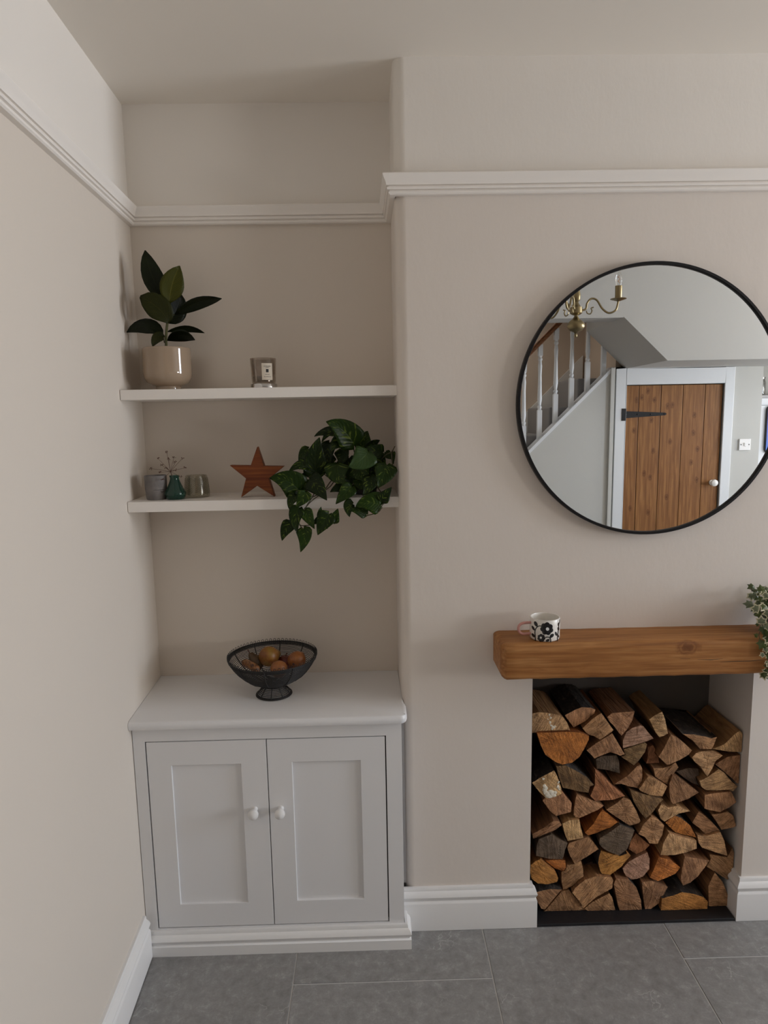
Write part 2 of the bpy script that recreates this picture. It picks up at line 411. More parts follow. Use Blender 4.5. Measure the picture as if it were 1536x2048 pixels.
fl = struct(mb.build('floor', plain('tile_grout', (0.50, 0.49, 0.48, 1), 0.9)), 'grey stone-effect tiled floor with pale grout')
TW, TL, GR = 0.611, 1.21, 0.004
xs = [0.497-TW*2+TW*i for i in range(9)]
offs = {0: -0.62, 1: -0.62, 2: -0.215, 3: -0.53, 4: -0.165, 5: -0.5, 6: -0.2, 7: -0.6}
for i in range(8):
    y1 = offs[i]+TL*2
    while y1 > -4.0:
        a, b = max(y1-TL, -4.0), min(y1, D+0.1)
        x0, x1 = max(xs[i], -0.15), min(xs[i+1], RW+0.1)
        if b-a > 0.05 and x1-x0 > 0.05:
            t_ = MB(); t_.box((x0+GR/2, a+GR/2, -0.012), (x1-GR/2, b-GR/2, 0.0))
            t_.build('tile', M['tile'], fl, bevel=0.0012, segs=1)
        y1 -= TL

# picture rail
pr = [(0, 0.054), (0.035, 0.054), (0.037, 0.0515), (0.0355, 0.046), (0.0310, 0.038), (0.0275, 0.030), (0.0262, 0.0235), (0.0200, 0.0228), (0.0200, 0.0205), (0.0245, 0.0190), (0.0250, 0.0160), (0.0235, 0.0125), (0.0165, 0.0112), (0.0165, 0.0092), (0.0195, 0.0075), (0.0190, 0.0035), (0.0150, 0), (0, 0)]
mb = MB(); mb.sweep(pr, [(lx(-2.28), -2.28), (0, D), (XD, D), (XC, -0.0005), (CHX, 0)], z0=ZR)
struct(mb.build('trim_1', M['rail'], smooth=True, angle=32), 'off-white moulded picture rail running round the alcove and chimney breast', 'picture rail')
# skirting
sk = [(0, 0.150), (0.008, 0.150), (0.010, 0.146), (0.010, 0.138), (0.013, 0.136), (0.019, 0.130), (0.022, 0.122), (0.019, 0.113), (0.015, 0.108), (0.015, 0.105), (0.020, 0.100), (0.021, 0.097), (0.021, 0.001), (0, 0.001)]
CY0 = -0.075                     # cabinet face
mb = MB(); mb.sweep(sk[:-2]+[(0.021, 0.005), (0, 0.005)], [(lx(-2.95), -2.95), (lx(CY0-0.022), CY0-0.022)])
struct(mb.build('baseboard_left', M['white'], smooth=True, angle=30), 'white moulded skirting board along the left wall', 'skirting board')
mb = MB(); mb.sweep(sk, [(0.846, 0), (FX0+0.0, 0), (FX0, 0.012)])
struct(mb.build('baseboard_chimney', M['white'], smooth=True, angle=30), 'white moulded skirting board between cabinet and log recess', 'skirting board')
mb = MB(); mb.sweep(sk, [(FX1, 0.25), (FX1, 0), (CHX, 0)])
struct(mb.build('baseboard_right', M['white'], smooth=True, angle=30), 'white moulded skirting board right of the log recess', 'skirting board')

# window in the right wall
wi = struct(thing('window_1', 'white sash window in the right wall', 'window', (RW, (WY0+WY1)/2, WZ0)), 'white sash window in the right wall', 'window')
mb = MB()
for a, b in (((RW+0.125, WY0, WZ0), (RW+0.175, WY0+0.05, WZ1)), ((RW+0.125, WY1-0.05, WZ0), (RW+0.175, WY1, WZ1)), ((RW+0.125, WY0, WZ0), (RW+0.175, WY1, WZ0+0.06)), ((RW+0.125, WY0, WZ1-0.05), (RW+0.175, WY1, WZ1)), ((RW+0.125, WY0, 1.70), (RW+0.175, WY1, 1.75))): mb.box(a, b)
mb.build('frame', M['trimwhite'], wi)
for z0, z1 in ((WZ0+0.06, 1.70), (1.75, WZ1-0.05)):
    mb = MB(); mb.box((RW+0.145, WY0+0.05, z0), (RW+0.151, WY1-0.05, z1)); mb.build('pane', M['sky_glass'], wi)

gd = struct(thing('added_fill_window', 'unseen white casement window added for fill light in the right wall', 'window', (RW, (GY0+GY1)/2, GZ0)), 'unseen white casement window added for fill light in the right wall', 'window')  # unseen window, added to carry the fill light
mb = MB()
for a, b in (((RW+0.085, GY0, GZ0), (RW+0.135, GY0+0.09, GZ1)), ((RW+0.085, GY1-0.09, GZ0), (RW+0.135, GY1, GZ1)), ((RW+0.085, GY0, GZ0), (RW+0.135, GY1, GZ0+0.09)), ((RW+0.085, GY0, GZ1-0.09), (RW+0.135, GY1, GZ1))): mb.box(a, b)
mb.build('frame', M['trimwhite'], gd)
mb = MB(); mb.box((RW+0.105, GY0+0.09, GZ0+0.09), (RW+0.111, GY1-0.09, GZ1-0.09)); mb.build('pane', M['sky_glass'], gd)

# ------------------------------------------------------------------ the room behind the camera, seen in the mirror
BHY = -2.3
zb = 2.025                       # underside of the bulkhead over the door
mb = MB(); mb.prism([(2.37, HC+0.02), (2.37, 2.30), (2.66, zb), (RW+0.02, zb), (RW+0.02, HC+0.02)], XZ, BHY, YB-0.02)
mb.box((-0.1, BHY-0.2, 2.295), (2.37, BHY, HC+0.02))
struct(mb.build('wall_bulkhead', plaster('bulkhead_paint', (0.43, 0.43, 0.415, 1))), 'pale bulkhead with sloping underside above the plank door')
# wall under and beside the stair: spandrel, door wall
st = lambda x: 1.4202+(x-1.9429)*(2.0165-1.4202)/(2.5512-1.9429)
DX0, DX1, DZ = 2.667, 3.396, 1.90
FRX0, FRX1 = 2.585, 3.47
mb = MB()
mb.prism([(0.55, -0.05), (2.57, -0.05), (2.57, st(2.57)-0.02), (0.55, st(0.55)-0.02)], XZ, YB-0.10, YB)
mb.prism([(FRX0, DZ+0.005), (FRX0, zb+0.01), (FRX1, zb+0.01), (FRX1, DZ+0.005)], XZ, YB-0.1, YB)
mb.box((DX1+0.008, YB-0.1, -0.05), (3.69, YB, zb+0.01)); mb.box((2.57, YB-0.1, -0.05), (DX0-0.008, YB, zb+0.01))
struct(mb.build('wall_front', M['backwall']), 'pale wall with the plank door and the panel under the stairs')
mb = MB(); mb.box((-0.2, -3.95, -0.05), (3.0, -3.85, HC+0.02)); mb.box((-0.2, -4.0, -0.05), (RW+0.2, -3.95, HC+0.02))
mb.box((2.62, -3.9, -0.05), (2.66, YB-0.1, HC+0.02))
struct(mb.build('wall_stair', M['stairwall']), 'brown painted wall behind the staircase')
mb = MB(); mb.box((3.0, -3.95, -0.05), (RW, -3.90, HC+0.02)); mb.box((3.60, -3.9, -0.05), (3.69, YB-0.1, HC+0.02))
struct(mb.build('wall_kitchen', M['backwall']), 'pale kitchen wall beyond the end of the door wall')
# door frame and door
mb = MB()
mb.box((FRX0, YB, 0), (DX0-0.004, YB+0.018, zb-0.001)); mb.box((DX1+0.004, YB, 0), (FRX1, YB+0.018, zb-0.001)); mb.box((DX0-0.004, YB, DZ+0.006), (DX1+0.004, YB+0.018, zb-0.001))
struct(mb.build('trim_2', M['trimwhite'], bevel=0.003), 'flat white timber frame round the plank door', 'door frame')
mb = MB(); mb.box((2.545, YB, 0), (2.575, YB+0.02, 2.03)); 
struct(mb.build('trim_3', M['backwall'], bevel=0.003), 'narrow upright bead between stair panel and door frame', 'moulding')
door = struct(thing('door_1', 'stripped pine plank door with a black strap hinge', 'door', (DX0, YB-0.02, 0.01)), 'stripped pine plank door with a black strap hinge and white knob', 'door')
px_edges = [1253, 1279, 1323, 1367, 1411, 1446]
kn = [(1273, 800), (1284, 795), (1296, 782), (1309, 800), (1335, 812), (1345, 810), (1268, 861), (1303, 840), (1306, 902), (1340, 883), (1389, 830), (1387, 866), (1395, 898), (1382, 925), (1288, 947), (1300, 955), (1393, 960), (1333, 994), (1296, 1025), (1317, 1020), (1260, 1017)]
dx = [DX0+0.002+(DX1-DX0-0.004)*(p-1253)/(1446-1253) for p in px_edges]
for i in range(5):
    ks = [tuple(atm(a, b, YB)) for a, b in kn if px_edges[i]-2 <= a < px_edges[i+1]+2]
    m = wood('stripped_pine_%d' % i, (0.25, 0.112, 0.036, 1), (0.180, 0.074, 0.022, 1), (0.31, 0.150, 0.052, 1), 2, 1.0+0.1*i, 0.42, [(k[0], YB, k[2]) for k in ks], 0.017)
    mb = MB(); mb.box((dx[i]+0.0015, YB-0.030, 0.01), (dx[i+1]-0.0015, YB-0.003, DZ)); mb.build('plank', m, door, bevel=0.003)
mb = MB(); mb.box((DX0+0.02, YB-0.050, 0.2), (DX1-0.02, YB-0.031, 0.32)); mb.box((DX0+0.02, YB-0.050, 1.5), (DX1-0.02, YB-0.031, 1.62)); mb.build('ledge', M['gap'], door)
hz = atm(1270, 829, YB).z
mb = MB(); x0 = DX0-0.004; x1 = atm(1332, 830, YB).x
mb.prism([(x0, hz-0.026), (x1-0.01, hz-0.010), (x1, hz-0.003), (x1, hz+0.003), (x1-0.01, hz+0.010), (x0, hz+0.026)], XZ, YB-0.003, YB+0.004)
mb.box((x0-0.03, YB+0.018, hz-0.045), (x0, YB+0.023, hz+0.045))
mb.lathe([(0.007, -0.045), (0.007, 0.045)], (x0, YB+0.010, hz), 10)
hg = mb.build('strap_hinge', M['iron'], door)
for u in (0.03, 0.30, 0.62, 0.95):
    mb = MB(); mb.sphere((x0+(x1-x0)*u, YB+0.005, hz), 0.006, 8, 6, sq=(1, 0.5, 1)); mb.build('nail', M['iron'], hg, smooth=True)
kp = atm(1429, 966, YB+0.045)
mb = MB(); mb.lathe([(0.020, 0), (0.020, 0.006), (0.010, 0.010), (0.010, 0.022), (0.022, 0.030), (0.027, 0.040), (0.024, 0.052), (0.012, 0.059), (0.001, 0.060)], (kp.x, YB-0.003, kp.z), 20, axis=(0, 1, 0)); mb.build('knob', M['porcelain'], door, smooth=True)
# light switch
sp = atm(1488, 889, YB)
sw = thing('light_switch', 'square white light switch on the wall right of the plank door', 'light switch', (sp.x, YB, sp.z))
mb = MB(); mb.box((sp.x-0.043, YB+0.001, sp.z-0.043), (sp.x+0.043, YB+0.011, sp.z+0.043)); mb.build('plate', M['switch'], sw, bevel=0.003)
mb = MB(); mb.prism([(0.011, -0.014), (0.014, -0.012), (0.018, 0.013), (0.011, 0.014)], lambda u, v, w_: (sp.x+w_, YB+u, sp.z+v), -0.007, 0.007); mb.build('rocker', M['switch'], sw)
for q in (-0.030, 0.030):
    mb = MB(); mb.lathe([(0.004, 0), (0.004, 0.0012)], (sp.x+q, YB+0.011, sp.z), 10, axis=(0, 1, 0)); mb.build('screw', M['iron'], sw)

# staircase
stc = thing('staircase', 'steep staircase with white turned balusters and a brown handrail', 'staircase', (1.3, YB-0.4, 0))
xa, xb = 0.62, 2.56
mb = MB(); mb.prism([(xa, st(xa)-0.018), (xb, st(xb)-0.018), (xb, st(xb)+0.012), (xa, st(xa)+0.012)], XZ, YB-0.11, YB+0.006); mb.build('stringer', M['trimwhite'], stc)
n_st = 9
for i in range(n_st):
    x0 = 0.62+i*0.215; z1 = st(x0+0.215)-0.055
    mb = MB(); mb.box((x0, -3.82, max(0, z1-0.24)), (min(x0+0.235, 2.60), YB-0.12, z1)); mb.build('step', M['carpet'], stc, bevel=0.012)
mb = MB(); mb.prism([(xa, st(xa)-0.06), (2.6, st(2.6)-0.06), (2.6, st(2.6)+0.13), (xa, st(xa)+0.13)], XZ, -3.845, -3.825); mb.build('wall_string', plain('string_paint', (0.74, 0.72, 0.69, 1), 0.45), stc)
ha, hb = atm(1066, 705, YB-0.05), atm(1119, 648, YB-0.05)
sl = (hb.z-ha.z)/(hb.x-ha.x); hz_ = lambda x: ha.z+(x-ha.x)*0.98
mb = MB(); hx0, hx1 = 1.0, 2.27
for q0, q1, zz0, zz1 in ((-0.085, -0.025, 0.0, 0.03), (-0.078, -0.032, 0.03, 0.05)):
    mb.prism([(hx0, hz_(hx0)+zz0), (hx1, hz_(hx1)+zz0), (hx1, hz_(hx1)+zz1), (hx0, hz_(hx0)+zz1)], XZ, YB+q0, YB+q1)
mb.build('handrail', wood('handrail_wood', (0.22, 0.09, 0.035, 1), (0.14, 0.055, 0.02, 1), (0.28, 0.12, 0.05, 1), 0), stc, bevel=0.006)
for k in range(-4, 5):
    bx = atm(1142, 800, YB-0.05).x+k*0.1185
    z0 = st(bx)+0.0; z1 = min(hz_(bx)+0.004, 2.69)
    if bx > 2.25: z1 = min(z1, 2.69)
    h = 0.86; zt0 = z0+0.22; zt1 = z0+0.62
    mb = MB(); q = 0.0165
    mb.box((bx-q, YB-0.055-q, z0), (bx+q, YB-0.055+q, zt0)); mb.box((bx-q, YB-0.055-q, zt1), (bx+q, YB-0.055+q, z1))
    mb.lathe([(0.0165, zt0), (0.012, zt0+0.008), (0.0165, zt0+0.018), (0.0165, zt0+0.026), (0.011, zt0+0.034), (0.0175, zt0+0.08), (0.015, zt0+0.14), (0.0125, zt1-0.14), (0.0155, zt1-0.075), (0.011, zt1-0.04), (0.0165, zt1-0.030), (0.0165, zt1-0.022), (0.012, zt1-0.012), (0.0165, zt1)], (bx, YB-0.055, 0), 14)
    mb.build('baluster', M['trimwhite'], stc, smooth=True)

# kitchen things at the right edge of the mirror
fx0, fx1, fy0, fy1, fz = 3.80, 4.36, -3.88, -3.42, 1.80
cb = thing('tall_cupboard', 'tall bluish white cupboard beyond the end of the door wall', 'cupboard', ((fx0+fx1)/2, (fy0+fy1)/2, 0))
mb = MB(); mb.box((fx0, fy0, 0.0), (fx1, fy1-0.024, fz)); mb.build('body', M['trimwhite'], cb, bevel=0.003)
mb = MB(); mb.box((fx0+0.004, fy1-0.022, 0.08), (fx1-0.004, fy1, fz-0.06)); mb.build('door', M['trimwhite'], cb, bevel=0.004)
mb = MB(); mb.box((fx0-0.01, fy0, fz), (fx1, fy1+0.015, fz+0.022)); mb.build('top', plain('grey_top', (0.35, 0.35, 0.35, 1), 0.4), cb, bevel=0.003)
mb = MB(); mb.lathe([(0.010, 0), (0.008, 0.015), (0.014, 0.022), (0.012, 0.03), (0.001, 0.032)], (fx1-0.05, fy1, 1.1), 14, axis=(0, 1, 0)); mb.build('knob', M['porcelain'], cb, smooth=True)
for i, (jx, jh, jl) in enumerate(((fx0+0.055, 0.15, 'clear glass jar on the cupboard top, nearest the wall end'), (fx0+0.165, 0.13, 'shorter clear glass jar beside the taller one on the cupboard top'))):
    j = thing('glass_jar', jl, 'jar', (jx, fy1-0.09, fz+0.022), 'glass jars on the cupboard')
    mb = MB(); mb.lathe([(0.042, 0), (0.046, 0.01), (0.046, jh-0.03), (0.036, jh), (0.033, jh), (0.042, jh-0.03), (0.042, 0.012), (0.001, 0.010)], (jx, fy1-0.09, fz+0.0225), 20, cap1=False); mb.build('glass', M['clear'], j, smooth=True)
    mb = MB(); mb.lathe([(0.038, jh), (0.038, jh+0.016), (0.001, jh+0.017)], (jx, fy1-0.09, fz+0.0235), 20); mb.build('lid', M['silver'], j, smooth=True)
bxx = thing('black_sign', 'small black sign with white marks on the kitchen wall above the jars', 'sign', (3.93, -3.89, 2.06))
mb = MB(); mb.box((3.86, -3.899, 1.99), (4.12, -3.885, 2.16)); mb.build('board', M['black'], bxx, bevel=0.002)
mb = MB(); mb.box((3.87, -3.885, 2.02), (3.895, -3.8835, 2.07)); mb.build('mark', M['switch'], bxx)
bag = thing('blue_board', 'blue and purple board with rounded corners and black edge on the cupboard', 'board', (4.05, fy1, 1.4))
def rrect(x0, z0, x1, z1, r): return arc((x1-r, z0+r), r, -PI/2, 0, 5)+arc((x1-r, z1-r), r, 0, PI/2, 5)+arc((x0+r, z1-r), r, PI/2, PI, 5)+arc((x0+r, z0+r), r, PI, 1.5*PI, 5)
p0_ = atm(1526, 906, fy1); p1_ = atm(1529, 812, fy1)
mb = MB(); mb.prism(rrect(p0_.x, p0_.z, p0_.x+0.24, p1_.z, 0.035), XZ, fy1+0.001, fy1+0.016); mb.build('edge', M['black'], bag)
mb = MB(); mb.prism(rrect(p0_.x+0.008, p0_.z+0.002, p0_.x+0.236, p1_.z-0.012, 0.03), XZ, fy1+0.016, fy1+0.020); mb.build('face', M['blue'], bag)

# chandelier
cc = atm(1152, 620, -1.3)
ch = thing('chandelier', 'brass chandelier with curved arms and candle bulbs hanging from the ceiling', 'chandelier', (cc.x, cc.y, HC))
zc = lambda py: atm(1152, py, -1.3).z
mb = MB()
mb.lathe([(0.001, zc(676)), (0.006, zc(674)), (0.008, zc(670)), (0.005, zc(667)), (0.012, zc(664)), (0.030, zc(661)), (0.042, zc(654)), (0.041, zc(648)), (0.030, zc(642)), (0.017, zc(638)), (0.009, zc(633)), (0.009, zc(631)), (0.020, zc(629.5)), (0.029, zc(626.5)), (0.029, zc(615)), (0.022, zc(613.5)), (0.012, zc(607)), (0.010, zc(604)), (0.018, zc(600)), (0.020, zc(590)), (0.013, zc(577)), (0.009, zc(560)), (0.016, zc(550)), (0.008, zc(540)), (0.006, HC-0.05), (0.045, HC-0.04), (0.05, HC-0.005), (0.05, HC)], (cc.x, cc.y, 0), 28)
mb.build('column', M['brass'], ch, smooth=True, angle=50)
for i in range(3):
    a = 2*PI*i/3; e = Vector((math.cos(a), math.sin(a), 0)); Rr = 0.212
    def ap(px, py): return Vector((cc.x, cc.y, zc(py)))+e*((px-1152)/86*Rr)
    mb = MB(); mb.tube(catmull([ap(1163, 621), ap(1171, 618), ap(1173, 607), ap(1181, 598), ap(1192, 601), ap(1203, 618), ap(1216, 627), ap(1229, 622), ap(1233, 610), ap(1234, 602)], 5), 0.0048, 8)
    sc_ = [ap(1172, 622), ap(1174, 627), ap(1180, 628), ap(1183, 622), ap(1181, 617), ap(1186, 615)]
    mb.tube(catmull(sc_, 3), 0.003, 6)
    arm = mb.build('arm', M['brass'], ch, smooth=True, angle=60)
    c2 = ap(1234, 600); c2.z = 0
    mb = MB(); mb.lathe([(0.006, zc(604)), (0.02, zc(602)), (0.038, zc(599.5)), (0.037, zc(598.5)), (0.015, zc(598)), (0.016, zc(597)), (0.0165, zc(573)), (0.001, zc(573))], c2, 20); mb.build('candle_cup', M['brass'], arm, smooth=True, angle=45)
    mb = MB(); mb.lathe([(0.011, zc(573)), (0.013, zc(570)), (0.0175, zc(562)), (0.015, zc(553)), (0.006, zc(546)), (0.001, zc(544))], c2, 18, cap0=False); mb.build('bulb', M['clear'], arm, smooth=True)
    mb = MB(); mb.tube([c2+Vector((0.004*math.cos(t), 0.004*math.sin(t), zc(568)+(zc(552)-zc(568))*t/12)) for t in [k*0.75 for k in range(17)]], 0.0016, 5); mb.build('filament', M['filament'], arm)
# ------------------------------------------------------------------ alcove cabinet, worktop, shelves
ZW = 0.8012; WT = 0.030
cab = thing('alcove_cabinet', 'white painted alcove cabinet with two panelled doors', 'cabinet', (0.43, 0.09, 0))
CX0, CX1 = lx(CY0)+0.002, 0.8445
mb = MB()
ZT = ZW-WT-0.0005
dl0, dm, dr1, dz0, dz1 = 0.0530, 0.4250, 0.7945, 0.086, 0.7225
mb.box((CX0, CY0, 0.001), (dl0-0.002, CY0+0.022, ZT)); mb.box((dr1+0.002, CY0, 0.001), (CX1, CY0+0.022, ZT))
mb.box((dl0-0.002, CY0, dz1+0.002), (dr1+0.002, CY0+0.022, ZT)); mb.box((dl0-0.002, CY0, 0.001), (dr1+0.002, CY0+0.022, dz0-0.002))
mb.build('face_frame', M['cabwhite'], cab)
mb = MB(); mb.prism([(CX0+0.004, CY0+0.0225), (CX1, CY0+0.0225), (CX1, 0.02), (XD-0.006, D-0.004), (0.004, D-0.004)], XY, 0.001, ZT); mb.build('carcass', M['gap'], cab)
mb = MB(); mb.box((CX1-0.004, CY0+0.0225, 0.001), (CX1+0.0015, -0.003, ZT)); mb.build('side_panel', M['cabwhite'], cab)
mb = MB(); mb.box((CX1+0.0016, 0.0165, 0.152), (0.8580, 0.0190, ZT)); mb.build('scribe_strip', M['cabwhite'], cab)
mb = MB(); sp_ = [(q[0]*0.95, 0.036+(q[1]-0.105)*0.99 if q[1] > 0.103 else q[1]*0.343) for q in sk]; mb.sweep(sp_, [(CX0, CY0-0.0005), (CX1+0.002, CY0-0.0005), (CX1+0.002, -0.022)]); mb.build('plinth', M['white'], cab, smooth=True, angle=30)
for (x0, x1, kx, hs) in ((dl0+0.0015, dm-0.0012, 0.3802, 'left'), (dm+0.0012, dr1-0.0015, 0.462, 'right')):
    z0, z1 = dz0+0.0012, dz1-0.0015
    s0, s1, t0, t1 = (0.128, 0.3435, 0.1675, 0.6430) if hs == 'left' else (0.5025, 0.7155, 0.1690, 0.6440)
    yf = CY0+0.0008
    mb = MB()
    O_, I_ = [(x0, z0), (x1, z0), (x1, z1), (x0, z1)], [(s0, t0), (s1, t0), (s1, t1), (s0, t1)]
    for yy in (yf, yf+0.021): mb.v += [Vector((a, yy, b)) for a, b in O_+I_]
    for a in range(4):
        b = (a+1) % 4
        mb.face((a, b, 4+b, 4+a)); mb.face((8+a, 12+a, 12+b, 8+b)); mb.face((a, 8+a, 8+b, b)); mb.face((4+a, 4+b, 12+b, 12+a))
    dr = mb.build('door', M['cabwhite'], cab, bevel=0.0012, segs=1)
    mb = MB(); mb.box((s0-0.003, yf+0.009, t0-0.003), (s1+0.003, yf+0.016, t1+0.003)); mb.build('panel', M['cabwhite'], dr)
    mb = MB(); mb.lathe([(0.0095, 0), (0.0085, 0.003), (0.0075, 0.008), (0.0080, 0.014), (0.0130, 0.020), (0.0165, 0.028), (0.0155, 0.036), (0.009, 0.0415), (0.001, 0.043)], (kx, yf, 0.490), 24, axis=(0, -1, 0)); mb.build('knob', M['white'], dr, smooth=True)
YF = -0.103
plan = [(lx(YF)+0.001, YF)]+arc((0.862-0.022, YF+0.022), 0.022, -PI/2, 0, 6)+arc((0.862-0.012, -0.016), 0.012, 0, PI/2, 4)[:3]+[(0.8515, 0.036), (0.8475, D-0.001), (0.001, D-0.001)]
mb = MB(); n0 = len(plan)
sec = [(0.009, 0), (0.003, 0.003), (0.0, 0.010), (0.0, 0.020), (0.003, 0.027), (0.009, 0.030)]
cen = Vector((0.43, 0.08))
for off, zz in sec:
    for (u, v) in plan:
        q = off if v < -0.003 else 0
        uu = u - (q if u > 0.8 and v < -0.003 else 0); vv = v + (q if v < YF+0.012 else 0)
        mb.v.append(Vector((uu, vv, ZW-WT+zz)))
for i in range(len(sec)-1):
    for k in range(n0):
        k2 = (k+1) % n0; mb.face((i*n0+k, i*n0+k2, (i+1)*n0+k2, (i+1)*n0+k))
mb.face(range(n0-1, -1, -1)); mb.face(range((len(sec)-1)*n0, len(sec)*n0))
tag(mb.build('worktop', M['cabwhite'], smooth=True, angle=30), 'white painted worktop with a rounded front edge on the alcove cabinet', 'worktop')
YS1, YS2, ZS1, ZS2 = 0.0452, 0.0401, 1.7993, 1.4563
for ys, zt, zbm, lab in ((YS1, ZS1, 1.7678, 'upper white floating shelf holding the rubber plant and candle'), (YS2, ZS2, 1.4232, 'lower white floating shelf holding the wooden star and trailing plant')):
    mb = MB(); mb.prism([(lx(ys)+0.001, ys), (0.8530, ys), (0.8480, D-0.001), (0.001, D-0.001)], XY, zbm, zt)
    tag(mb.build('floating_shelf', M['rail'], bevel=0.0015, segs=1), lab, 'shelf', 'floating shelves in the alcove')

# ------------------------------------------------------------------ mirror
MC = Vector((1.6085, 0, 1.734)); MR = 0.402
mi = thing('round_mirror', 'large round wall mirror with a thin black frame above the mantel', 'mirror', (MC.x, 0, MC.z))
mb = MB(); mb.lathe([(MR-0.010, 0.001), (MR-0.001, 0.001), (MR, 0.003), (MR, 0.027), (MR-0.001, 0.029), (MR-0.008, 0.029), (MR-0.009, 0.027), (MR-0.009, 0.012), (MR-0.010, 0.012)], (MC.x, 0, MC.z), 128, axis=(0, -1, 0), cap0=False, cap1=False)
mb.build('frame', M['black'], mi, smooth=True, angle=40)
mb = MB(); mb.lathe([(MR-0.0085, 0.004), (MR-0.0085, -YM)], (MC.x, 0, MC.z), 128, axis=(0, -1, 0)); mb.build('glass', M['mirror'], mi)

# ------------------------------------------------------------------ mantel beam
MX0, MX1, MZ0, MZ1, MY = 1.143, 2.117, 0.9175, 1.0290, -0.136
kn1 = at(1, MY, 1375, 1295); kn2 = at(1, MY, 1086, 1288); kn3 = at(1, MY, 1212, 1332); kn4 = at(1, MY, 1185, 1328)
wm = wood('oak_beam', (0.36, 0.155, 0.046, 1), (0.255, 0.10, 0.026, 1), (0.44, 0.215, 0.075, 1), 0, 1.0, 0.5, [tuple(kn1)], 0.026)
mb = MB(); r_ = 0.016
def ring(x, s):  # rounded section at x; s>0 pulls the section in towards the end
    y0, z0, z1, rr = MY+s, MZ0+s, MZ1-s*0.6, r_
    pts = [(-0.0012, z0), (-0.0012, z1)]
    pts += [(y0+rr-rr*math.sin(a), z1-rr+rr*math.cos(a)) for a in [PI/2*i/5 for i in range(6)]]
    pts += [(y0+0.011-0.011*math.cos(a), z0+0.011-0.011*math.sin(a)) for a in [PI/2*i/4 for i in range(5)]]
    return [(x, p[0], p[1]) for p in pts]
rings = [ring(MX0, 0.016), ring(MX0+0.004, 0.008), ring(MX0+0.010, 0.003), ring(MX0+0.018, 0.0)]+[ring(MX0+0.05+(MX1-MX0-0.1)*i/24, 0.0008*math.sin(i*2.3)+0.0004) for i in range(25)]+[ring(MX1-0.018, 0), ring(MX1-0.006, 0.006), ring(MX1, 0.016)]
k_ = len(rings[0])
for rg in rings: mb.v += [Vector(p) for p in rg]
for i in range(len(rings)-1):
    for j in range(k_):
        j2 = (j+1) % k_; mb.face((i*k_+j, i*k_+j2, (i+1)*k_+j2, (i+1)*k_+j))
mb.face(range(k_)); mb.face(range(len(mb.v)-1, len(mb.v)-k_-1, -1))
beam = tag(mb.build('mantel_beam', wm, smooth=True, angle=50), 'thick oak beam mantel shelf above the stacked logs', 'mantel')
for pxl in ([(1395, 1319), (1420, 1319.5), (1445, 1317.5)], [(1440, 1324), (1475, 1322.5), (1500, 1322), (1536, 1319)], [(1360, 1317.6), (1380, 1317.6)]):
    mb = MB(); mb.tube([at(1, MY-0.0001, *p) for p in pxl], [0.0003]+[0.0009]*(len(pxl)-2)+[0.0003], 6); mb.build('drying_crack', M['gap'], beam)

# ------------------------------------------------------------------ mug
mz = MZ1+0.0005
mcx = at(1, -0.078, 1089, 1250).x; mcy = -0.078; mr = 0.0448; mh = 0.066
mug = thing('mug', 'white mug with black flower pattern and pink handle on the mantel', 'mug', (mcx, mcy, mz))
mb = MB(); mb.lathe([(mr-0.006, 0), (mr-0.002, 0.001), (mr, 0.005), (mr, mh-0.002), (mr-0.001, mh), (mr-0.0035, mh), (mr-0.0045, mh-0.003), (mr-0.0045, 0.010), (mr-0.010, 0.006), (0.001, 0.0055)], (mcx, mcy, mz), 48)
mb.build('body', M['mugwhite'], mug, smooth=True, angle=50)
ha_ = math.radians(188)
e = Vector((math.cos(ha_), math.sin(ha_), 0)); c_ = Vector((mcx, mcy, mz))
hp = [c_+e*(mr-0.003)+Vector((0, 0, 0.0500)), c_+e*(mr+0.014)+Vector((0, 0, 0.0505)), c_+e*(mr+0.028)+Vector((0, 0, 0.0490)), c_+e*(mr+0.037)+Vector((0, 0, 0.042)), c_+e*(mr+0.0385)+Vector((0, 0, 0.032)), c_+e*(mr+0.034)+Vector((0, 0, 0.022)), c_+e*(mr+0.024)+Vector((0, 0, 0.0165)), c_+e*(mr+0.010)+Vector((0, 0, 0.016)), c_+e*(mr-0.003)+Vector((0, 0, 0.017))]
mb = MB(); mb.tube(catmull(hp, 5), 0.0042, 10); mb.build('handle', M['pink'], mug, smooth=True, angle=60)
# the printed flowers: shapes wrapped round the wall; u = metres along the wall, v = height
vdir = math.atan2(CAM.y-mcy, CAM.x-mcx)
def wrap(u, v, q=0.0003):
    a = vdir+u/mr; return Vector((mcx+(mr+q)*math.cos(a), mcy+(mr+q)*math.sin(a), mz+v))
def mugpx(zx, zy): # from the enlarged view: centre x 915, radius 325 ; z by rows
    s = max(-0.985, min(0.985, (zx-915)/325)); u = math.asin(s)*mr
    front = math.cos(math.asin(s))
    ztop = 450+ 70*front; zbot = 880+95*front
    return u, mh*(1-(zy-ztop)/(zbot-ztop))
def blob(mbx, outline):
    pts = [mugpx(*p) for p in outline]; n = len(pts)
    cu = sum(p[0] for p in pts)/n; cv = sum(p[1] for p in pts)/n
    o = len(mbx.v); mbx.v.append(wrap(cu, cv))
    for k in range(1, 4):
        for (u, v) in pts: mbx.v.append(wrap(cu+(u-cu)*k/3, cv+(v-cv)*k/3, 0.0003 if k < 3 else 0.00005))
    for i in range(n): mbx.face((o, o+1+i, o+1+(i+1) % n))
    for k in range(2):
        for i in range(n):
            i2 = (i+1) % n; mbx.face((o+1+k*n+i, o+1+(k+1)*n+i, o+1+(k+1)*n+i2, o+1+k*n+i2))
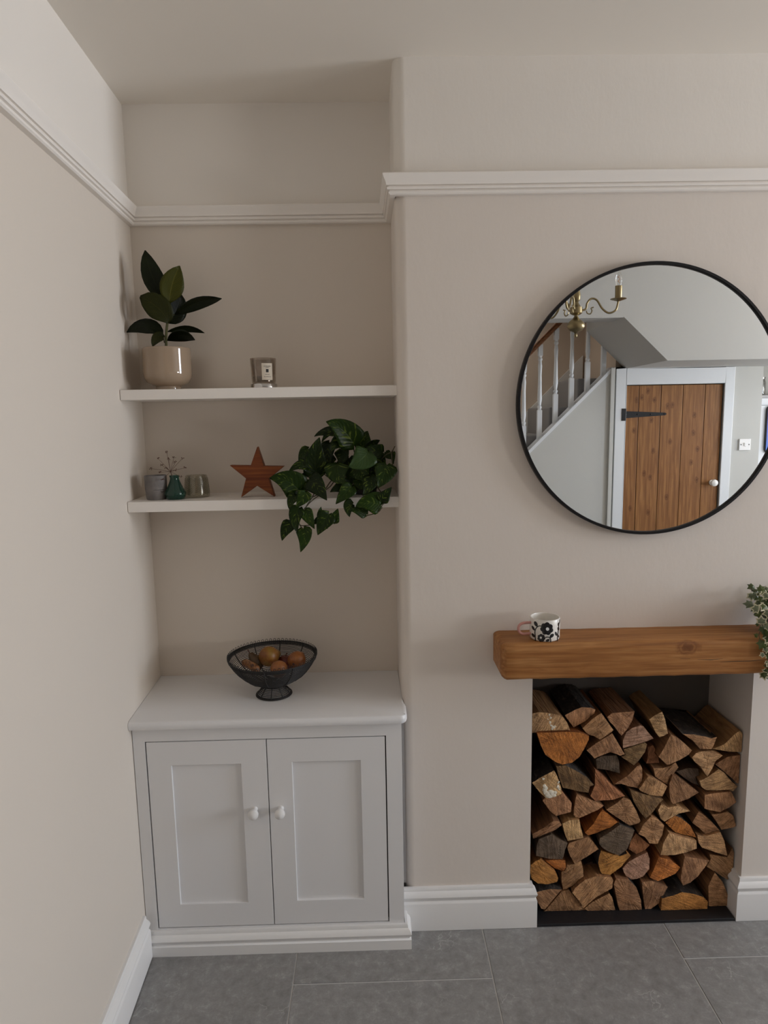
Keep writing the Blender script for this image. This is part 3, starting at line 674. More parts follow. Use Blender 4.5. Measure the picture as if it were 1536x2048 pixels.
def ell(cx, cy, a, b, rot, n=14):
    return [(cx+a*math.cos(t)*math.cos(rot)-b*math.sin(t)*math.sin(rot), cy+a*math.cos(t)*math.sin(rot)+b*math.sin(t)*math.cos(rot)) for t in [2*PI*i/n for i in range(n)]]
def flower(cx, cy, R, n=7, ph=0.0):
    return [(cx+R*(0.84+0.16*abs(math.cos((t-ph)*n/2)))*math.cos(t), cy+R*(0.84+0.16*abs(math.cos((t-ph)*n/2)))*math.sin(t)) for t in [2*PI*i/42 for i in range(42)]]
def stroke(mbx, pts, wd=20):
    P = [Vector((*p, 0)) for p in pts]; P = catmull(P, 5); L = []; Rr_ = []
    for i, p in enumerate(P):
        d = (P[min(i+1, len(P)-1)]-P[max(i-1, 0)]).normalized(); nn_ = Vector((-d.y, d.x, 0))*wd/2
        L.append((p+nn_)); Rr_.append(p-nn_)
    o = len(mbx.v)
    for a, b in zip(L, Rr_): mbx.v += [wrap(*mugpx(a.x, a.y)), wrap(*mugpx(b.x, b.y))]
    for i in range(len(P)-1): mbx.face((o+2*i, o+2*i+1, o+2*i+3, o+2*i+2))
mb = MB()
for args in ((960, 685, 140, 7, 0.3), (848, 885, 86, 7, 0.1), (1560, 700, 10, 7, 0)):
    if args[2] > 20: blob(mb, flower(*args))
for args in ((728, 600, 60, 36, 1.1), (672, 692, 55, 26, 1.0), (675, 845, 50, 27, 0.9), (1068, 828, 55, 34, -0.75), (985, 930, 45, 27, -0.5), (1155, 785, 45, 24, 1.3), (1205, 590, 40, 18, 1.6), (1205, 680, 40, 22, 1.5), (1228, 520, 38, 9, 1.6), (1208, 830, 38, 14, 1.2)): blob(mb, ell(*args))
for pts in ([(725, 960), (718, 850), (712, 760), (740, 680), (800, 635), (860, 640)], [(690, 700), (715, 740)], [(690, 870), (722, 880)], [(745, 640), (765, 660)], [(1045, 970), (1042, 900), (1000, 862), (930, 870)], [(1040, 880), (1050, 850)], [(1190, 940), (1185, 860), (1195, 780), (1205, 700), (1210, 600), (1225, 540)]): stroke(mb, pts)
mb.build('flower_print', M['ink'], mug, fix=False)
for args in ((975, 690, 34, 36, 0), (840, 882, 22, 24, 0)):
    mb = MB(); pts = [mugpx(*p) for p in ell(*args)]; mb.v += [wrap(u, v, 0.00055) for u, v in pts]; mb.face(range(len(pts))); mb.build('flower_centre', M['porcelain'], mug, fix=False)


# ------------------------------------------------------------------ hearth slab and split logs
mb = MB(); mb.box((FX0+0.004, -0.0195, 0.0005), (FX1-0.023, FB-0.003, 0.0115))
tag(mb.build('hearth_slab', M['slate'], bevel=0.0015, segs=1), 'black slate slab on the floor of the log recess under the stack', 'hearth slab')
def log_mat(kind):
    t = NT('log_'+kind); oi = t.n('ObjectInfo'); base = oi.outputs['Color']
    tc = t.n('TexCoord'); ad = t.n('VectorMath', operation='ADD'); cx = t.n('CombineXYZ')
    for i, q in enumerate((41.0, 17.0, 29.0)): t.l(t.math('MULTIPLY', oi.outputs['Random'], q), cx.inputs[i])
    t.l(tc.outputs['Object'], ad.inputs[0]); t.l(cx.outputs[0], ad.inputs[1])
    def mp(s):
        m_ = t.n('Mapping'); m_.inputs['Scale'].default_value = s; t.l(ad.outputs[0], m_.inputs[0]); return m_.outputs[0]
    if kind == 'end':
        rt = t.n('VectorRotate', rotation_type='Y_AXIS'); t.l(ad.outputs[0], rt.inputs[0]); t.l(t.math('MULTIPLY', oi.outputs['Random'], 50.0), rt.inputs['Angle'])
        m1 = t.n('Mapping'); m1.inputs['Scale'].default_value = (230, 40, 26); t.l(rt.outputs[0], m1.inputs[0])
        saw = t.noise(m1.outputs[0], 1.0, 3, 0.6)
        big = t.noise(mp((1, 1, 1)), 22, 4, 0.6, 0.5); fine = t.noise(mp((1, 1, 1)), 320, 3, 0.6); mid = t.noise(mp((1, 1, 1)), 70, 4, 0.6, 1.5)
        c = t.mix(1.0, base, t.ramp(big, [(0.3, (0.50, 0.46, 0.43)), (0.60, (1.15, 1.15, 1.15))]), 'MULTIPLY')
        c = t.mix(1.0, c, t.ramp(saw, [(0.35, (0.58, 0.55, 0.52)), (0.6, (1.12, 1.12, 1.12))]), 'MULTIPLY')
        c = t.mix(1.0, c, t.ramp(fine, [(0.3, (0.75,)*3), (0.65, (1.12,)*3)]), 'MULTIPLY')
        c = t.mix(t.ramp(mid, [(0.60, (0, 0, 0)), (0.70, (0.55,)*3)]), c, t.mix(1.0, base, (0.38, 0.33, 0.3, 1), 'MULTIPLY'))
        wv = t.n('TexWave', wave_type='RINGS', rings_direction='Y'); wv.inputs['Scale'].default_value = 55; wv.inputs['Distortion'].default_value = 4; wv.inputs['Detail'].default_value = 2
        mo = t.n('VectorMath', operation='SUBTRACT'); c0 = t.n('CombineXYZ'); t.l(tc.outputs['Object'], mo.inputs[0])
        t.l(t.math('MULTIPLY_ADD', oi.outputs['Random'], 0.10, -0.05), c0.inputs[0]); c0.inputs[2].default_value = 0.045; t.l(c0.outputs[0], mo.inputs[1]); t.l(mo.outputs[0], wv.inputs['Vector'])
        c = t.mix(1.0, c, t.ramp(wv.outputs[1], [(0.0, (0.88,)*3), (1.0, (1.04,)*3)]), 'MULTIPLY')
        t.bump(t.math('ADD', t.math('ADD', saw, fine), mid), 0.45, 0.0025)
        return t.set(Base_Color=c, Roughness=0.85)
    if kind == 'side':
        v = mp((60, 6, 60)); n1 = t.noise(v, 1.0, 5, 0.6, 0.6); n2 = t.noise(mp((220, 12, 220)), 1.0, 3)
        c = t.mix(1.0, base, t.ramp(n1, [(0.3, (0.26, 0.20, 0.15)), (0.68, (0.66, 0.56, 0.46))]), 'MULTIPLY')
        c = t.mix(1.0, c, t.ramp(n2, [(0.3, (0.75,)*3), (0.65, (1.1,)*3)]), 'MULTIPLY')
        t.bump(t.math('ADD', n1, t.math('MULTIPLY', n2, 0.5)), 0.5, 0.003)
        return t.set(Base_Color=c, Roughness=0.8)
    v = mp((1, 0.5, 1)); n1 = t.noise(v, 60, 6, 0.65, 1.0); n2 = t.noise(v, 180, 3)
    c = t.ramp(n1, [(0.3, (0.012, 0.008, 0.006)), (0.55, (0.035, 0.024, 0.018)), (0.75, (0.10, 0.075, 0.058))])
    t.bump(t.math('ADD', n1, t.math('MULTIPLY', n2, 0.4)), 0.8, 0.006)
    return t.set(Base_Color=c, Roughness=0.9)
ML = [log_mat('end'), log_mat('side'), log_mat('bark')]
PAL = dict(tan=(0.44, 0.238, 0.112), brown=(0.38, 0.20, 0.095), rose=(0.46, 0.27, 0.175), orange=(0.52, 0.185, 0.038), yellow=(0.50, 0.23, 0.055),
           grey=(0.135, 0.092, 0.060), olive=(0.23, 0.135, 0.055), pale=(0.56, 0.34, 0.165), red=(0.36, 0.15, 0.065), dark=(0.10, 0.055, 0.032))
Q0 = {1: (1046, 1360), 2: (1286, 1360), 3: (1046, 1600), 4: (1286, 1600)}
LOGS = []
def L(q, colr, y, bark, label, *poly): LOGS.append((q, colr, y, bark, label, poly))
L(1, 'pale', .030, '', 'pale log streaked with white fungus at the top left corner of the stack', (108, 412), (200, 395), (330, 408), (440, 428), (500, 465), (545, 530), (578, 618), (330, 630), (108, 652))
L(1, 'orange', .022, 'b', 'big orange half-round log, flat side up, near the top left of the stack', (168, 652), (400, 644), (560, 638), (690, 645), (810, 690), (805, 740), (745, 860), (690, 950), (600, 1020), (480, 1042), (400, 1010), (270, 920), (215, 800))
L(1, 'tan', .050, 't', 'fan-shaped log end under black bark in the top row', (510, 435), (640, 365), (720, 335), (830, 340), (890, 365), (865, 450), (780, 500), (620, 585))
L(1, 'tan', .035, '', 'smooth tan log right of the fan-shaped one with a dark squiggle line', (730, 595), (850, 480), (960, 405), (1000, 460), (1110, 615), (1090, 640), (945, 735), (870, 690), (790, 670))
L(1, 'brown', .040, '', 'long brown split log with flat top and pointed lower end in the top row', (1030, 460), (1090, 408), (1230, 395), (1370, 385), (1345, 490), (1285, 600), (1210, 685), (1180, 655), (1110, 560), (1060, 510))
L(2, 'pale', .035, '', 'pale weathered log with cracked end, third from the right in the top row', (75, 485), (150, 430), (235, 390), (270, 480), (305, 660), (250, 690), (200, 705), (150, 640))
L(1, 'rose', .040, 'b', 'pinkish striped half-round log below the long brown log', (1225, 838), (1228, 740), (1270, 640), (1340, 590), (1430, 558), (1480, 570), (1535, 640), (1605, 720), (1500, 762), (1360, 805))
L(1, 'tan', .038, '', 'speckled tan wedge right of the big orange half-round log', (780, 865), (900, 775), (1095, 655), (1150, 745), (1250, 915), (1195, 932), (1070, 888), (960, 930), (878, 965))
L(1, 'olive', .042, '', 'fibrous torn brown log tucked under the pinkish striped half-round', (1232, 855), (1360, 815), (1490, 772), (1525, 790), (1500, 880), (1420, 995), (1360, 1050), (1205, 945), (1258, 920))
L(1, 'grey', .055, '', 'small slate-grey log end below the speckled tan wedge', (895, 975), (970, 935), (1150, 925), (1180, 1000), (1190, 1150), (1050, 1110), (905, 1090))
L(1, 'pale', .025, 't', 'pale log with large patch of white fungus against the left jamb', (108, 1265), (230, 1190), (380, 1112), (415, 1170), (470, 1330), (472, 1400), (400, 1440), (290, 1462), (210, 1390))
L(1, 'olive', .030, 'r', 'olive-brown log with ragged torn bark rim beside the fungus-patched log', (405, 1060), (520, 1050), (640, 1110), (780, 1190), (870, 1290), (820, 1310), (805, 1385), (700, 1375), (560, 1340), (485, 1325), (435, 1190))
L(1, 'red', .035, '', 'reddish triangular log right of the olive-brown log', (885, 1105), (960, 1165), (1100, 1300), (1250, 1425), (1100, 1475), (890, 1486), (825, 1430), (880, 1300))
L(1, 'tan', .040, '', 'tan log shaped like a shark fin under the slate-grey log end', (1112, 1285), (1280, 1180), (1400, 1060), (1440, 1040), (1465, 1090), (1462, 1320), (1420, 1332), (1300, 1308), (1210, 1278))
L(2, 'tan', .032, '', 'large tan diamond-shaped log left of the dark-barked top log', (190, 945), (250, 850), (340, 670), (430, 715), (520, 790), (600, 865), (560, 920), (450, 985), (320, 1040), (290, 1042))
L(2, 'tan', .030, 't', 'log with wide dark bark on top, second from the right in the top row', (480, 662), (620, 668), (760, 695), (880, 722), (908, 700), (850, 848), (700, 850), (610, 745))
L(2, 'pale', .035, '', 'big smooth pale log at the top right corner of the stack', (855, 848), (1000, 790), (1120, 670), (1190, 620), (1225, 660), (1230, 830), (1215, 888), (1050, 882))
L(2, 'pale', .030, '', 'pale V-shaped log pointing down below the dark-barked top log', (600, 955), (650, 900), (700, 882), (860, 872), (980, 930), (890, 1000), (850, 1090), (790, 1188), (760, 1150), (700, 1060), (630, 1005))
L(2, 'brown', .040, '', 'brown angular log against the right jamb below the top right log', (888, 1040), (960, 990), (1040, 945), (1200, 922), (1270, 925), (1268, 1180), (1258, 1272), (1150, 1270), (1080, 1200), (970, 1108))
L(2, 'grey', .058, '', 'dark grey log set back left of the pale V-shaped log', (405, 1125), (560, 1080), (680, 1090), (690, 1180), (692, 1298), (600, 1270), (500, 1200))
L(2, 'brown', .045, '', 'small brown log under the large tan diamond-shaped log', (125, 1082), (240, 1085), (330, 1060), (400, 1012), (436, 1075), (370, 1160), (300, 1283), (240, 1258), (150, 1190))
L(2, 'pale', .035, '', 'pale log with crumbly brown lower edge below the brown angular log', (692, 1240), (780, 1202), (930, 1095), (1000, 1142), (1090, 1250), (1163, 1310), (1100, 1368), (1040, 1350), (900, 1358), (770, 1353), (720, 1320))
L(2, 'tan', .032, '', 'light tan log left of the tall brown triangle in the middle', (-50, 1340), (0, 1272), (60, 1185), (140, 1208), (298, 1310), (238, 1432), (90, 1418), (-30, 1368))
L(2, 'brown', .038, '', 'tall brown triangular log pointing right in the middle of the stack', (322, 1275), (362, 1175), (440, 1198), (560, 1290), (686, 1383), (560, 1460), (372, 1528), (340, 1500), (322, 1380))
L(2, 'tan', .030, '', 'broad reddish tan log with fine stripes near the right jamb', (757, 1412), (900, 1388), (1085, 1375), (1148, 1500), (1060, 1568), (940, 1625), (800, 1597), (754, 1582))
L(2, 'red', .062, '', 'small reddish log set deep beside the pinkish half-round log', (55, 830), (120, 800), (165, 880), (188, 955), (200, 1020), (40, 1026), (60, 930))
L(3, 'brown', .032, '', 'brown log under the fungus-patched log near the left jamb', (238, 10), (300, -60), (400, -110), (480, -110), (545, -20), (598, 40), (590, 150), (402, 198), (330, 138))
L(3, 'tan', .038, '', 'tan log curving to a right-hand point below the olive-brown log', (625, 100), (645, -20), (660, -70), (780, -25), (900, 22), (990, 72), (930, 118), (700, 220), (655, 232), (622, 180))
L(3, 'brown', .026, '', 'brown log with long smooth top lying against the left jamb', (122, 478), (112, 420), (255, 342), (372, 252), (440, 262), (476, 310), (400, 368), (250, 430))
L(3, 'pale', .030, '', 'small squarish pale log in the left half of the stack', (482, 292), (560, 252), (690, 238), (710, 340), (743, 468), (640, 488), (547, 503), (512, 420))
L(3, 'orange', .042, '', 'rough dark orange triangular log in the middle left', (757, 402), (860, 300), (920, 195), (975, 115), (1060, 182), (1180, 288), (1080, 338), (990, 368), (900, 408), (800, 438))
L(3, 'tan', .036, '', 'tan log with black specks right of the rough orange triangle', (1020, 122), (1160, 32), (1230, -28), (1318, 0), (1390, 130), (1443, 258), (1420, 288), (1310, 318), (1150, 215))
L(4, 'olive', .034, '', 'flaky mottled brown log near the centre of the stack', (-160, -125), (0, -75), (130, -42), (248, -5), (210, 30), (120, 150), (35, 236), (-40, 148), (-118, 18))
L(3, 'grey', .030, '', 'grey-green log end near the left jamb low in the stack', (157, 688), (167, 560), (192, 482), (350, 422), (420, 472), (548, 530), (518, 610), (498, 688), (488, 728), (330, 726))
L(3, 'brown', .036, '', 'brown ringed log right of the grey-green log end', (542, 590), (562, 532), (740, 468), (800, 462), (850, 502), (928, 605), (800, 688), (632, 788), (572, 680))
L(3, 'grey', .030, 'r', 'grey-barked log under the rough orange triangle', (942, 470), (1080, 385), (1190, 302), (1368, 372), (1338, 470), (1278, 608), (1180, 683), (1050, 638), (972, 588), (935, 540))
L(3, 'red', .050, '', 'small reddish brown log right of the grey-barked log', (1298, 608), (1322, 500), (1387, 408), (1470, 482), (1556, 555), (1476, 640), (1415, 682))
L(3, 'yellow', .024, 'b', 'rounded yellow log end low against the left jamb', (82, 880), (95, 800), (152, 752), (215, 728), (290, 800), (400, 890), (433, 960), (418, 1008), (300, 1038), (180, 1028), (104, 970))
L(3, 'orange', .040, '', 'thin orange wedge between the yellow and grey-green log ends', (262, 742), (400, 738), (518, 742), (528, 830), (498, 876), (400, 848), (320, 808))
L(3, 'tan', .040, '', 'upright tan log right of the rounded yellow log end', (472, 890), (540, 802), (620, 790), (712, 745), (738, 850), (745, 938), (640, 1036), (492, 1116), (472, 1000))
L(3, 'yellow', .036, 'l', 'yellowish quarter log with curved left side below the grey-barked log', (922, 780), (932, 700), (955, 622), (1050, 652), (1180, 692), (1280, 655), (1322, 685), (1200, 828), (1010, 966), (950, 880))
L(3, 'rose', .040, '', 'striped pinkish brown log right of the yellowish quarter log', (1222, 842), (1292, 762), (1420, 692), (1525, 642), (1556, 720), (1550, 850), (1478, 938), (1400, 972), (1290, 982), (1242, 900))
L(3, 'brown', .030, 'r', 'arched brown log standing upright in the middle of the bottom row', (1112, 1040), (1142, 965), (1300, 978), (1395, 1080), (1448, 1230), (1458, 1380), (1440, 1418), (1182, 1423), (1162, 1280), (1132, 1130))
L(3, 'tan', .026, '', 'wide speckled tan log leaning left above the bottom row', (602, 1140), (640, 1082), (760, 982), (900, 934), (1090, 952), (1108, 990), (1093, 1088), (900, 1196), (747, 1326), (682, 1238))
L(3, 'tan', .026, 't', 'tan wedge pointing down in the bottom left corner', (146, 1172), (165, 1132), (330, 1094), (476, 1102), (400, 1188), (270, 1346), (224, 1338), (184, 1270))
L(3, 'brown', .036, '', 'brown fan-grained log lying at the left end of the bottom row', (252, 1436), (284, 1345), (470, 1126), (560, 1106), (618, 1172), (776, 1388), (640, 1434), (400, 1440))
L(3, 'brown', .032, 'r', 'brown finely lined log, second in the bottom row from the left', (754, 1336), (850, 1254), (1060, 1146), (1096, 1200), (1132, 1414), (980, 1410), (840, 1434), (792, 1400))
L(4, 'brown', .032, '', 'brown log tapering downwards right of the arched upright log', (-14, 1012), (100, 995), (303, 1072), (198, 1268), (95, 1396), (22, 1388), (2, 1200))
L(4, 'orange', .034, '', 'orange-brown log with dark knots above the bottom row', (82, 955), (132, 850), (192, 703), (330, 733), (458, 830), (398, 908), (260, 968), (180, 998))
L(4, 'yellow', .024, 't', 'wide yellowish log with saw marks in the bottom row', (218, 1388), (232, 1212), (370, 1174), (480, 1134), (620, 1154), (740, 1192), (797, 1250), (788, 1370), (480, 1390))
L(4, 'tan', .036, 'r', 'tall smooth quarter log at the right end of the bottom row', (802, 1386), (802, 1056), (845, 960), (882, 890), (980, 1012), (1048, 1180), (1056, 1368), (930, 1383))
L(4, 'brown', .042, 'r', 'brown log with bark edge low against the right jamb', (780, 820), (830, 725), (815, 668), (1038, 704), (1095, 590), (1155, 652), (1150, 800), (1106, 898), (1038, 985), (900, 898))
L(4, 'pale', .034, 'r', 'pale curved log with torn lines in the lower right', (684, 530), (664, 435), (780, 444), (950, 394), (998, 500), (1036, 688), (900, 648), (724, 588))
L(4, 'brown', .042, '', 'brown log with black mould marks in the lower right', (602, 280), (684, 140), (760, 195), (856, 282), (946, 380), (850, 418), (775, 432), (692, 348))
L(4, 'brown', .040, '', 'small diamond-shaped brown log by the right jamb under the broad striped log', (838, 178), (940, 168), (1040, 144), (1108, 192), (1190, 315), (1120, 338), (962, 367), (904, 270))
L(4, 'orange', .038, 'r', 'bright orange log end in the right half of the stack', (275, 282), (382, 185), (470, 224), (578, 312), (636, 420), (656, 466), (560, 437), (430, 426), (350, 358))
L(4, 'pale', .026, '', 'pale log with two dark knots below the bright orange log end', (214, 678), (252, 522), (320, 404), (480, 454), (655, 502), (660, 598), (530, 646), (400, 676), (290, 682))
L(4, 'tan', .028, '', 'smooth tan log with a pale top facet below the pale knotted log', (462, 980), (484, 830), (512, 694), (800, 744), (814, 747), (766, 820), (676, 938), (580, 1018), (490, 1054))
L(4, 'pale', .036, '', 'mottled log with a sharp point to the right above the bright orange log end', (222, 54), (300, 92), (420, 74), (580, 140), (440, 168), (262, 268), (214, 232), (184, 130))
L(4, 'tan', .030, '', 'pale tan blocky log left of the bright orange log end', (-56, 420), (4, 300), (100, 200), (178, 232), (258, 312), (236, 430), (178, 541), (80, 536), (22, 458))
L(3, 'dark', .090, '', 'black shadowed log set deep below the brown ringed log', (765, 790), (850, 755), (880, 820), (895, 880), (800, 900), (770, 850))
def clear_of(x, y, poly, gap):
    """the point moved out of a polygon (list of (x, y)) and at least gap away from it"""
    c = False; bd = 1e9; bx = by = 0.0; x2, y2 = poly[-1]
    for (x1, y1) in poly:
        if (y1 > y) != (y2 > y) and x < (x2-x1)*(y-y1)/(y2-y1)+x1: c = not c
        dx_, dy_ = x2-x1, y2-y1; l2 = dx_*dx_+dy_*dy_ or 1e-12
        t = ((x-x1)*dx_+(y-y1)*dy_)/l2; t = 0.0 if t < 0 else 1.0 if t > 1 else t
        qx, qy = x1+dx_*t, y1+dy_*t; d = (qx-x)**2+(qy-y)**2
        if d < bd: bd, bx, by = d, qx, qy
        x2, y2 = x1, y1
    d = math.sqrt(bd)
    if not c and d >= gap*0.9: return x, y
    vx, vy = (bx-x, by-y) if c else (x-bx, y-by)
    if d < 1e-7: return x, y
    return bx+vx/d*gap, by+vy/d*gap
DONE = []
for (q, colr, y0, bark, label, poly) in sorted(LOGS, key=lambda l: l[2]):
    ox, oy = Q0[q]; P = []
    for (zx, zy) in poly:
        p = at(1, y0, ox+zx/6.144, oy+zy/6.144); P.append(Vector((min(max(p.x, FX0+0.0035), FX1-0.004), max(p.z, 0.0125))))
    # the logs in front keep their outline; this one gives way where they would touch
    PD = []
    for i in range(len(P)):
        a, b = P[i], P[(i+1) % len(P)]; k = max(1, int((b-a).length/0.003))
        PD += [tuple(a+(b-a)*(j/k)) for j in range(k)]
    for it in range(3):
        for i, (x, y) in enumerate(PD):
            for (bx0_, bx1_, by0_, by1_, other) in DONE:
                if bx0_-0.003 < x < bx1_+0.003 and by0_-0.003 < y < by1_+0.003:
                    x, y = clear_of(x, y, other, 0.0022)
            PD[i] = (min(max(x, FX0+0.0035), FX1-0.004), max(y, 0.0125))
    # corners of a nearer log that still poke in between two points: dent the outline round them
    cx_, cy_ = sum(p[0] for p in PD)/len(PD), sum(p[1] for p in PD)/len(PD)
    for it in range(2):
        b_ = (min(p[0] for p in PD), max(p[0] for p in PD), min(p[1] for p in PD), max(p[1] for p in PD))
        for (o0, o1, o2, o3, other) in DONE:
            if o1 < b_[0] or o0 > b_[1] or o3 < b_[2] or o2 > b_[3]: continue
            for (vx, vy) in other:
                if clear_of(vx, vy, PD, 0.0) == (vx, vy): continue
                best = None
                for i in range(len(PD)):
                    (x1, y1), (x2, y2) = PD[i-1], PD[i]; dx_, dy_ = x2-x1, y2-y1; l2 = dx_*dx_+dy_*dy_ or 1e-12
                    t = max(0.0, min(1.0, ((vx-x1)*dx_+(vy-y1)*dy_)/l2)); d = (x1+dx_*t-vx)**2+(y1+dy_*t-vy)**2
                    if best is None or d < best[0]: best = (d, i)
                l_ = math.hypot(cx_-vx, cy_-vy) or 1.0
                PD.insert(best[1], (vx+(cx_-vx)/l_*0.0026, vy+(cy_-vy)/l_*0.0026))
    PD = [p for i, p in enumerate(PD) if (p[0]-PD[i-1][0])**2+(p[1]-PD[i-1][1])**2 > 1e-7]
    DONE.append((min(p[0] for p in PD), max(p[0] for p in PD), min(p[1] for p in PD), max(p[1] for p in PD), PD))
    P = [Vector(p) for p in PD]

    # finer outline with a little roughness
    R = []
    n = len(P); ctr = sum(P, Vector((0, 0)))/n
    area2 = sum(P[i].x*P[(i+1) % n].y-P[(i+1) % n].x*P[i].y for i in range(n))
    if area2 < 0: P.reverse()
    for i in range(n):
        a, b = P[i], P[(i+1) % n]; ln = max((b-a).length, 1e-6); k = 1; nn_ = Vector(((b-a).y, -(b-a).x))/ln
        for j in range(k):
            p = a+(b-a)*(j/k)
            if j: p = p - nn_*random.uniform(0, 0.0011)
            else: p = p - nn_*random.uniform(0, 0.0006)
            R.append((p, nn_))
    m = len(R); ln_ = min(0.262-y0, random.uniform(0.185, 0.215)); segs = 5
    root = thing('split_log', label, 'log', (ctr.x, y0, ctr.y), 'split logs stacked in the recess')
    mb = MB(); side = MB(); bk = MB()
    dome = random.uniform(0.001, 0.003)
    # end face
    mb.v.append(Vector((ctr.x, y0-dome, ctr.y)))
    for f_ in (0.5, 1.0):
        for p, _ in R:
            qv = ctr+(p-ctr)*f_; mb.v.append(Vector((qv.x, y0+(random.uniform(-0.0009, 0.0009)-dome*0.7 if f_ < 1 else random.uniform(0, 0.0012)), qv.y)))
    for i in range(m):
        i2 = (i+1) % m; mb.face((0, 1+i, 1+i2)); mb.face((1+i, 1+m+i, 1+m+i2, 1+i2))
    # sides: split wood, or bark where the outline is the outside of the tree
    dirs = {'t': Vector((0, 1)), 'b': Vector((0, -1)), 'l': Vector((-1, 0)), 'r': Vector((1, 0))}
    grid = []
    for s in range(segs+1):
        row = []
        f_ = s/segs
        for i, (p, nn_) in enumerate(R):
            sc_ = 1.0-0.07*f_; jr = 0 if s == 0 else random.uniform(-0.0012, 0.0)
            qv = ctr+(p-ctr)*sc_+nn_*jr
            base_y = mb.v[1+m+i].y if s == 0 else y0+ln_*f_
            row.append(Vector((qv.x, base_y, max(qv.y, 0.0122))))
        grid.append(row)
    is_b = [any(nn_.dot(dirs[c]) > 0.35 for c in bark) for _, nn_ in R]
    for tgt, want in ((side, False), (bk, True)):
        if not any(b == want for b in is_b): continue
        o = len(tgt.v)
        for row in grid: tgt.v += row
        for s in range(segs):
            for i in range(m):
                if is_b[i] != want: continue
                i2 = (i+1) % m; tgt.face((o+s*m+i, o+s*m+i2, o+(s+1)*m+i2, o+(s+1)*m+i))
        if not want: tgt.face([o+segs*m+i for i in range(m)])
    c = PAL[colr]; jt = random.uniform(1.0, 1.24); c4 = (c[0]*jt, c[1]*jt*random.uniform(0.96, 1.04), c[2]*jt, 1)
    def fin(mbx, nm, mat):
        used = sorted({i for f_ in mbx.f for i in f_}); mp_ = {u: k for k, u in enumerate(used)}
        mbx.v = [mbx.v[u] for u in used]; mbx.f = [tuple(mp_[i] for i in f_) for f_ in mbx.f]
        o = mbx.build(nm, mat, root, smooth=(nm != 'split_side'), angle=50, fix=False); o.color = c4
        return o
    fin(mb, 'end_grain', ML[0]);
    if side.f: fin(side, 'split_side', ML[1])
    if bk.f: fin(bk, 'bark', ML[2])
    if 'white fungus' in label:
        fz = [(320, 425, 14), (335, 465, 16), (300, 480, 10), (330, 520, 18), (345, 560, 14), (370, 585, 26), (355, 605, 12), (390, 575, 14)] if 'streaked' in label else \
             [(248, 1215, 16), (250, 1300, 26), (275, 1340, 34), (330, 1375, 40), (300, 1400, 40), (380, 1400, 34), (260, 1380, 30), (350, 1420, 26), (430, 1310, 20), (432, 1260, 14), (440, 1345, 12)]
        mb = MB()
        for (zx, zy, rr) in fz:
            for k in range(3):
                p = at(1, y0-0.001, ox+(zx+random.uniform(-rr, rr)*0.5)/6.144, oy+(zy+random.uniform(-rr, rr)*0.5)/6.144)
                mb.sphere(p, rr*random.uniform(0.6, 1.0)/6.144*0.00155, 8, 6, sq=(1, 0.35, 1), jit=0.15)
        mb.build('fungus', M['fungus'], root, smooth=True)
# ------------------------------------------------------------------ leaves
def leaf_mat(name, base, vein, edge=None, rough=0.3, streak=None, vn=9, coat=0.0, var=0.25, spec=0.16):
    t = NT(name); uv = t.n('UVMap'); sp_ = t.n('SeparateXYZ'); t.l(uv.outputs[0], sp_.inputs[0]); oi = t.n('ObjectInfo')
    du = t.math('ABSOLUTE', t.math('SUBTRACT', sp_.outputs[0], 0.5))
    mid = t.ramp(du, [(0.0, (1, 1, 1)), (0.035, (0, 0, 0))])
    w_ = t.math('SINE', t.math('MULTIPLY', t.math('SUBTRACT', sp_.outputs[1], t.math('MULTIPLY', du, 0.75)), vn*2*PI))
    lat = t.ramp(w_, [(0.90, (0, 0, 0)), (1.0, (1, 1, 1))])
    c = t.mix(t.math('MULTIPLY', lat, 0.35), base, vein); c = t.mix(t.math('MULTIPLY', mid, 0.8), c, vein)
    c = t.mix(1.0, c, t.ramp(oi.outputs['Random'], [(0, (1-var,)*3), (1, (1+var,)*3)]), 'MULTIPLY')
    if streak:
        m_ = t.n('Mapping'); cx = t.n('CombineXYZ'); t.l(sp_.outputs[0], cx.inputs[0]); t.l(t.math('ADD', sp_.outputs[1], t.math('MULTIPLY', du, -0.7)), cx.inputs[1]); t.l(t.math('MULTIPLY', oi.outputs['Random'], 60.0), cx.inputs[2])
        t.l(cx.outputs[0], m_.inputs[0]); m_.inputs['Scale'].default_value = (3.2, 11, 1)
        f = t.ramp(t.noise(m_.outputs[0], 1.0, 3, 0.6), [(0.58, (0, 0, 0)), (0.66, (1, 1, 1))])
        c = t.mix(t.math('MULTIPLY', f, 0.7), c, streak)
    t.bump(t.math('ADD', t.math('MULTIPLY', w_, 0.3), t.math('MULTIPLY', mid, -1.0)), 0.3, 0.002)
    return t.set(Base_Color=c, Roughness=rough, Coat_Weight=coat, Specular_IOR_Level=spec)
M['rub'] = leaf_mat('rubber_leaf', (0.0055, 0.0085, 0.002, 1), (0.011, 0.015, 0.004, 1), rough=0.28, vn=16)
M['rubback'] = leaf_mat('rubber_leaf_underside', (0.036, 0.038, 0.004, 1), (0.085, 0.075, 0.010, 1), rough=0.45, vn=16)
M['rubol'] = leaf_mat('rubber_leaf_olive', (0.022, 0.025, 0.003, 1), (0.034, 0.036, 0.006, 1), rough=0.40, vn=16)
M['pothos'] = leaf_mat('pothos_leaf', (0.0085, 0.021, 0.0015, 1), (0.016, 0.034, 0.003, 1), rough=0.36, streak=(0.13, 0.18, 0.025, 1), vn=8, var=0.45)
M['pothosback'] = leaf_mat('pothos_leaf_pale', (0.026, 0.050, 0.013, 1), (0.04, 0.07, 0.02, 1), rough=0.34, vn=8, var=0.2)

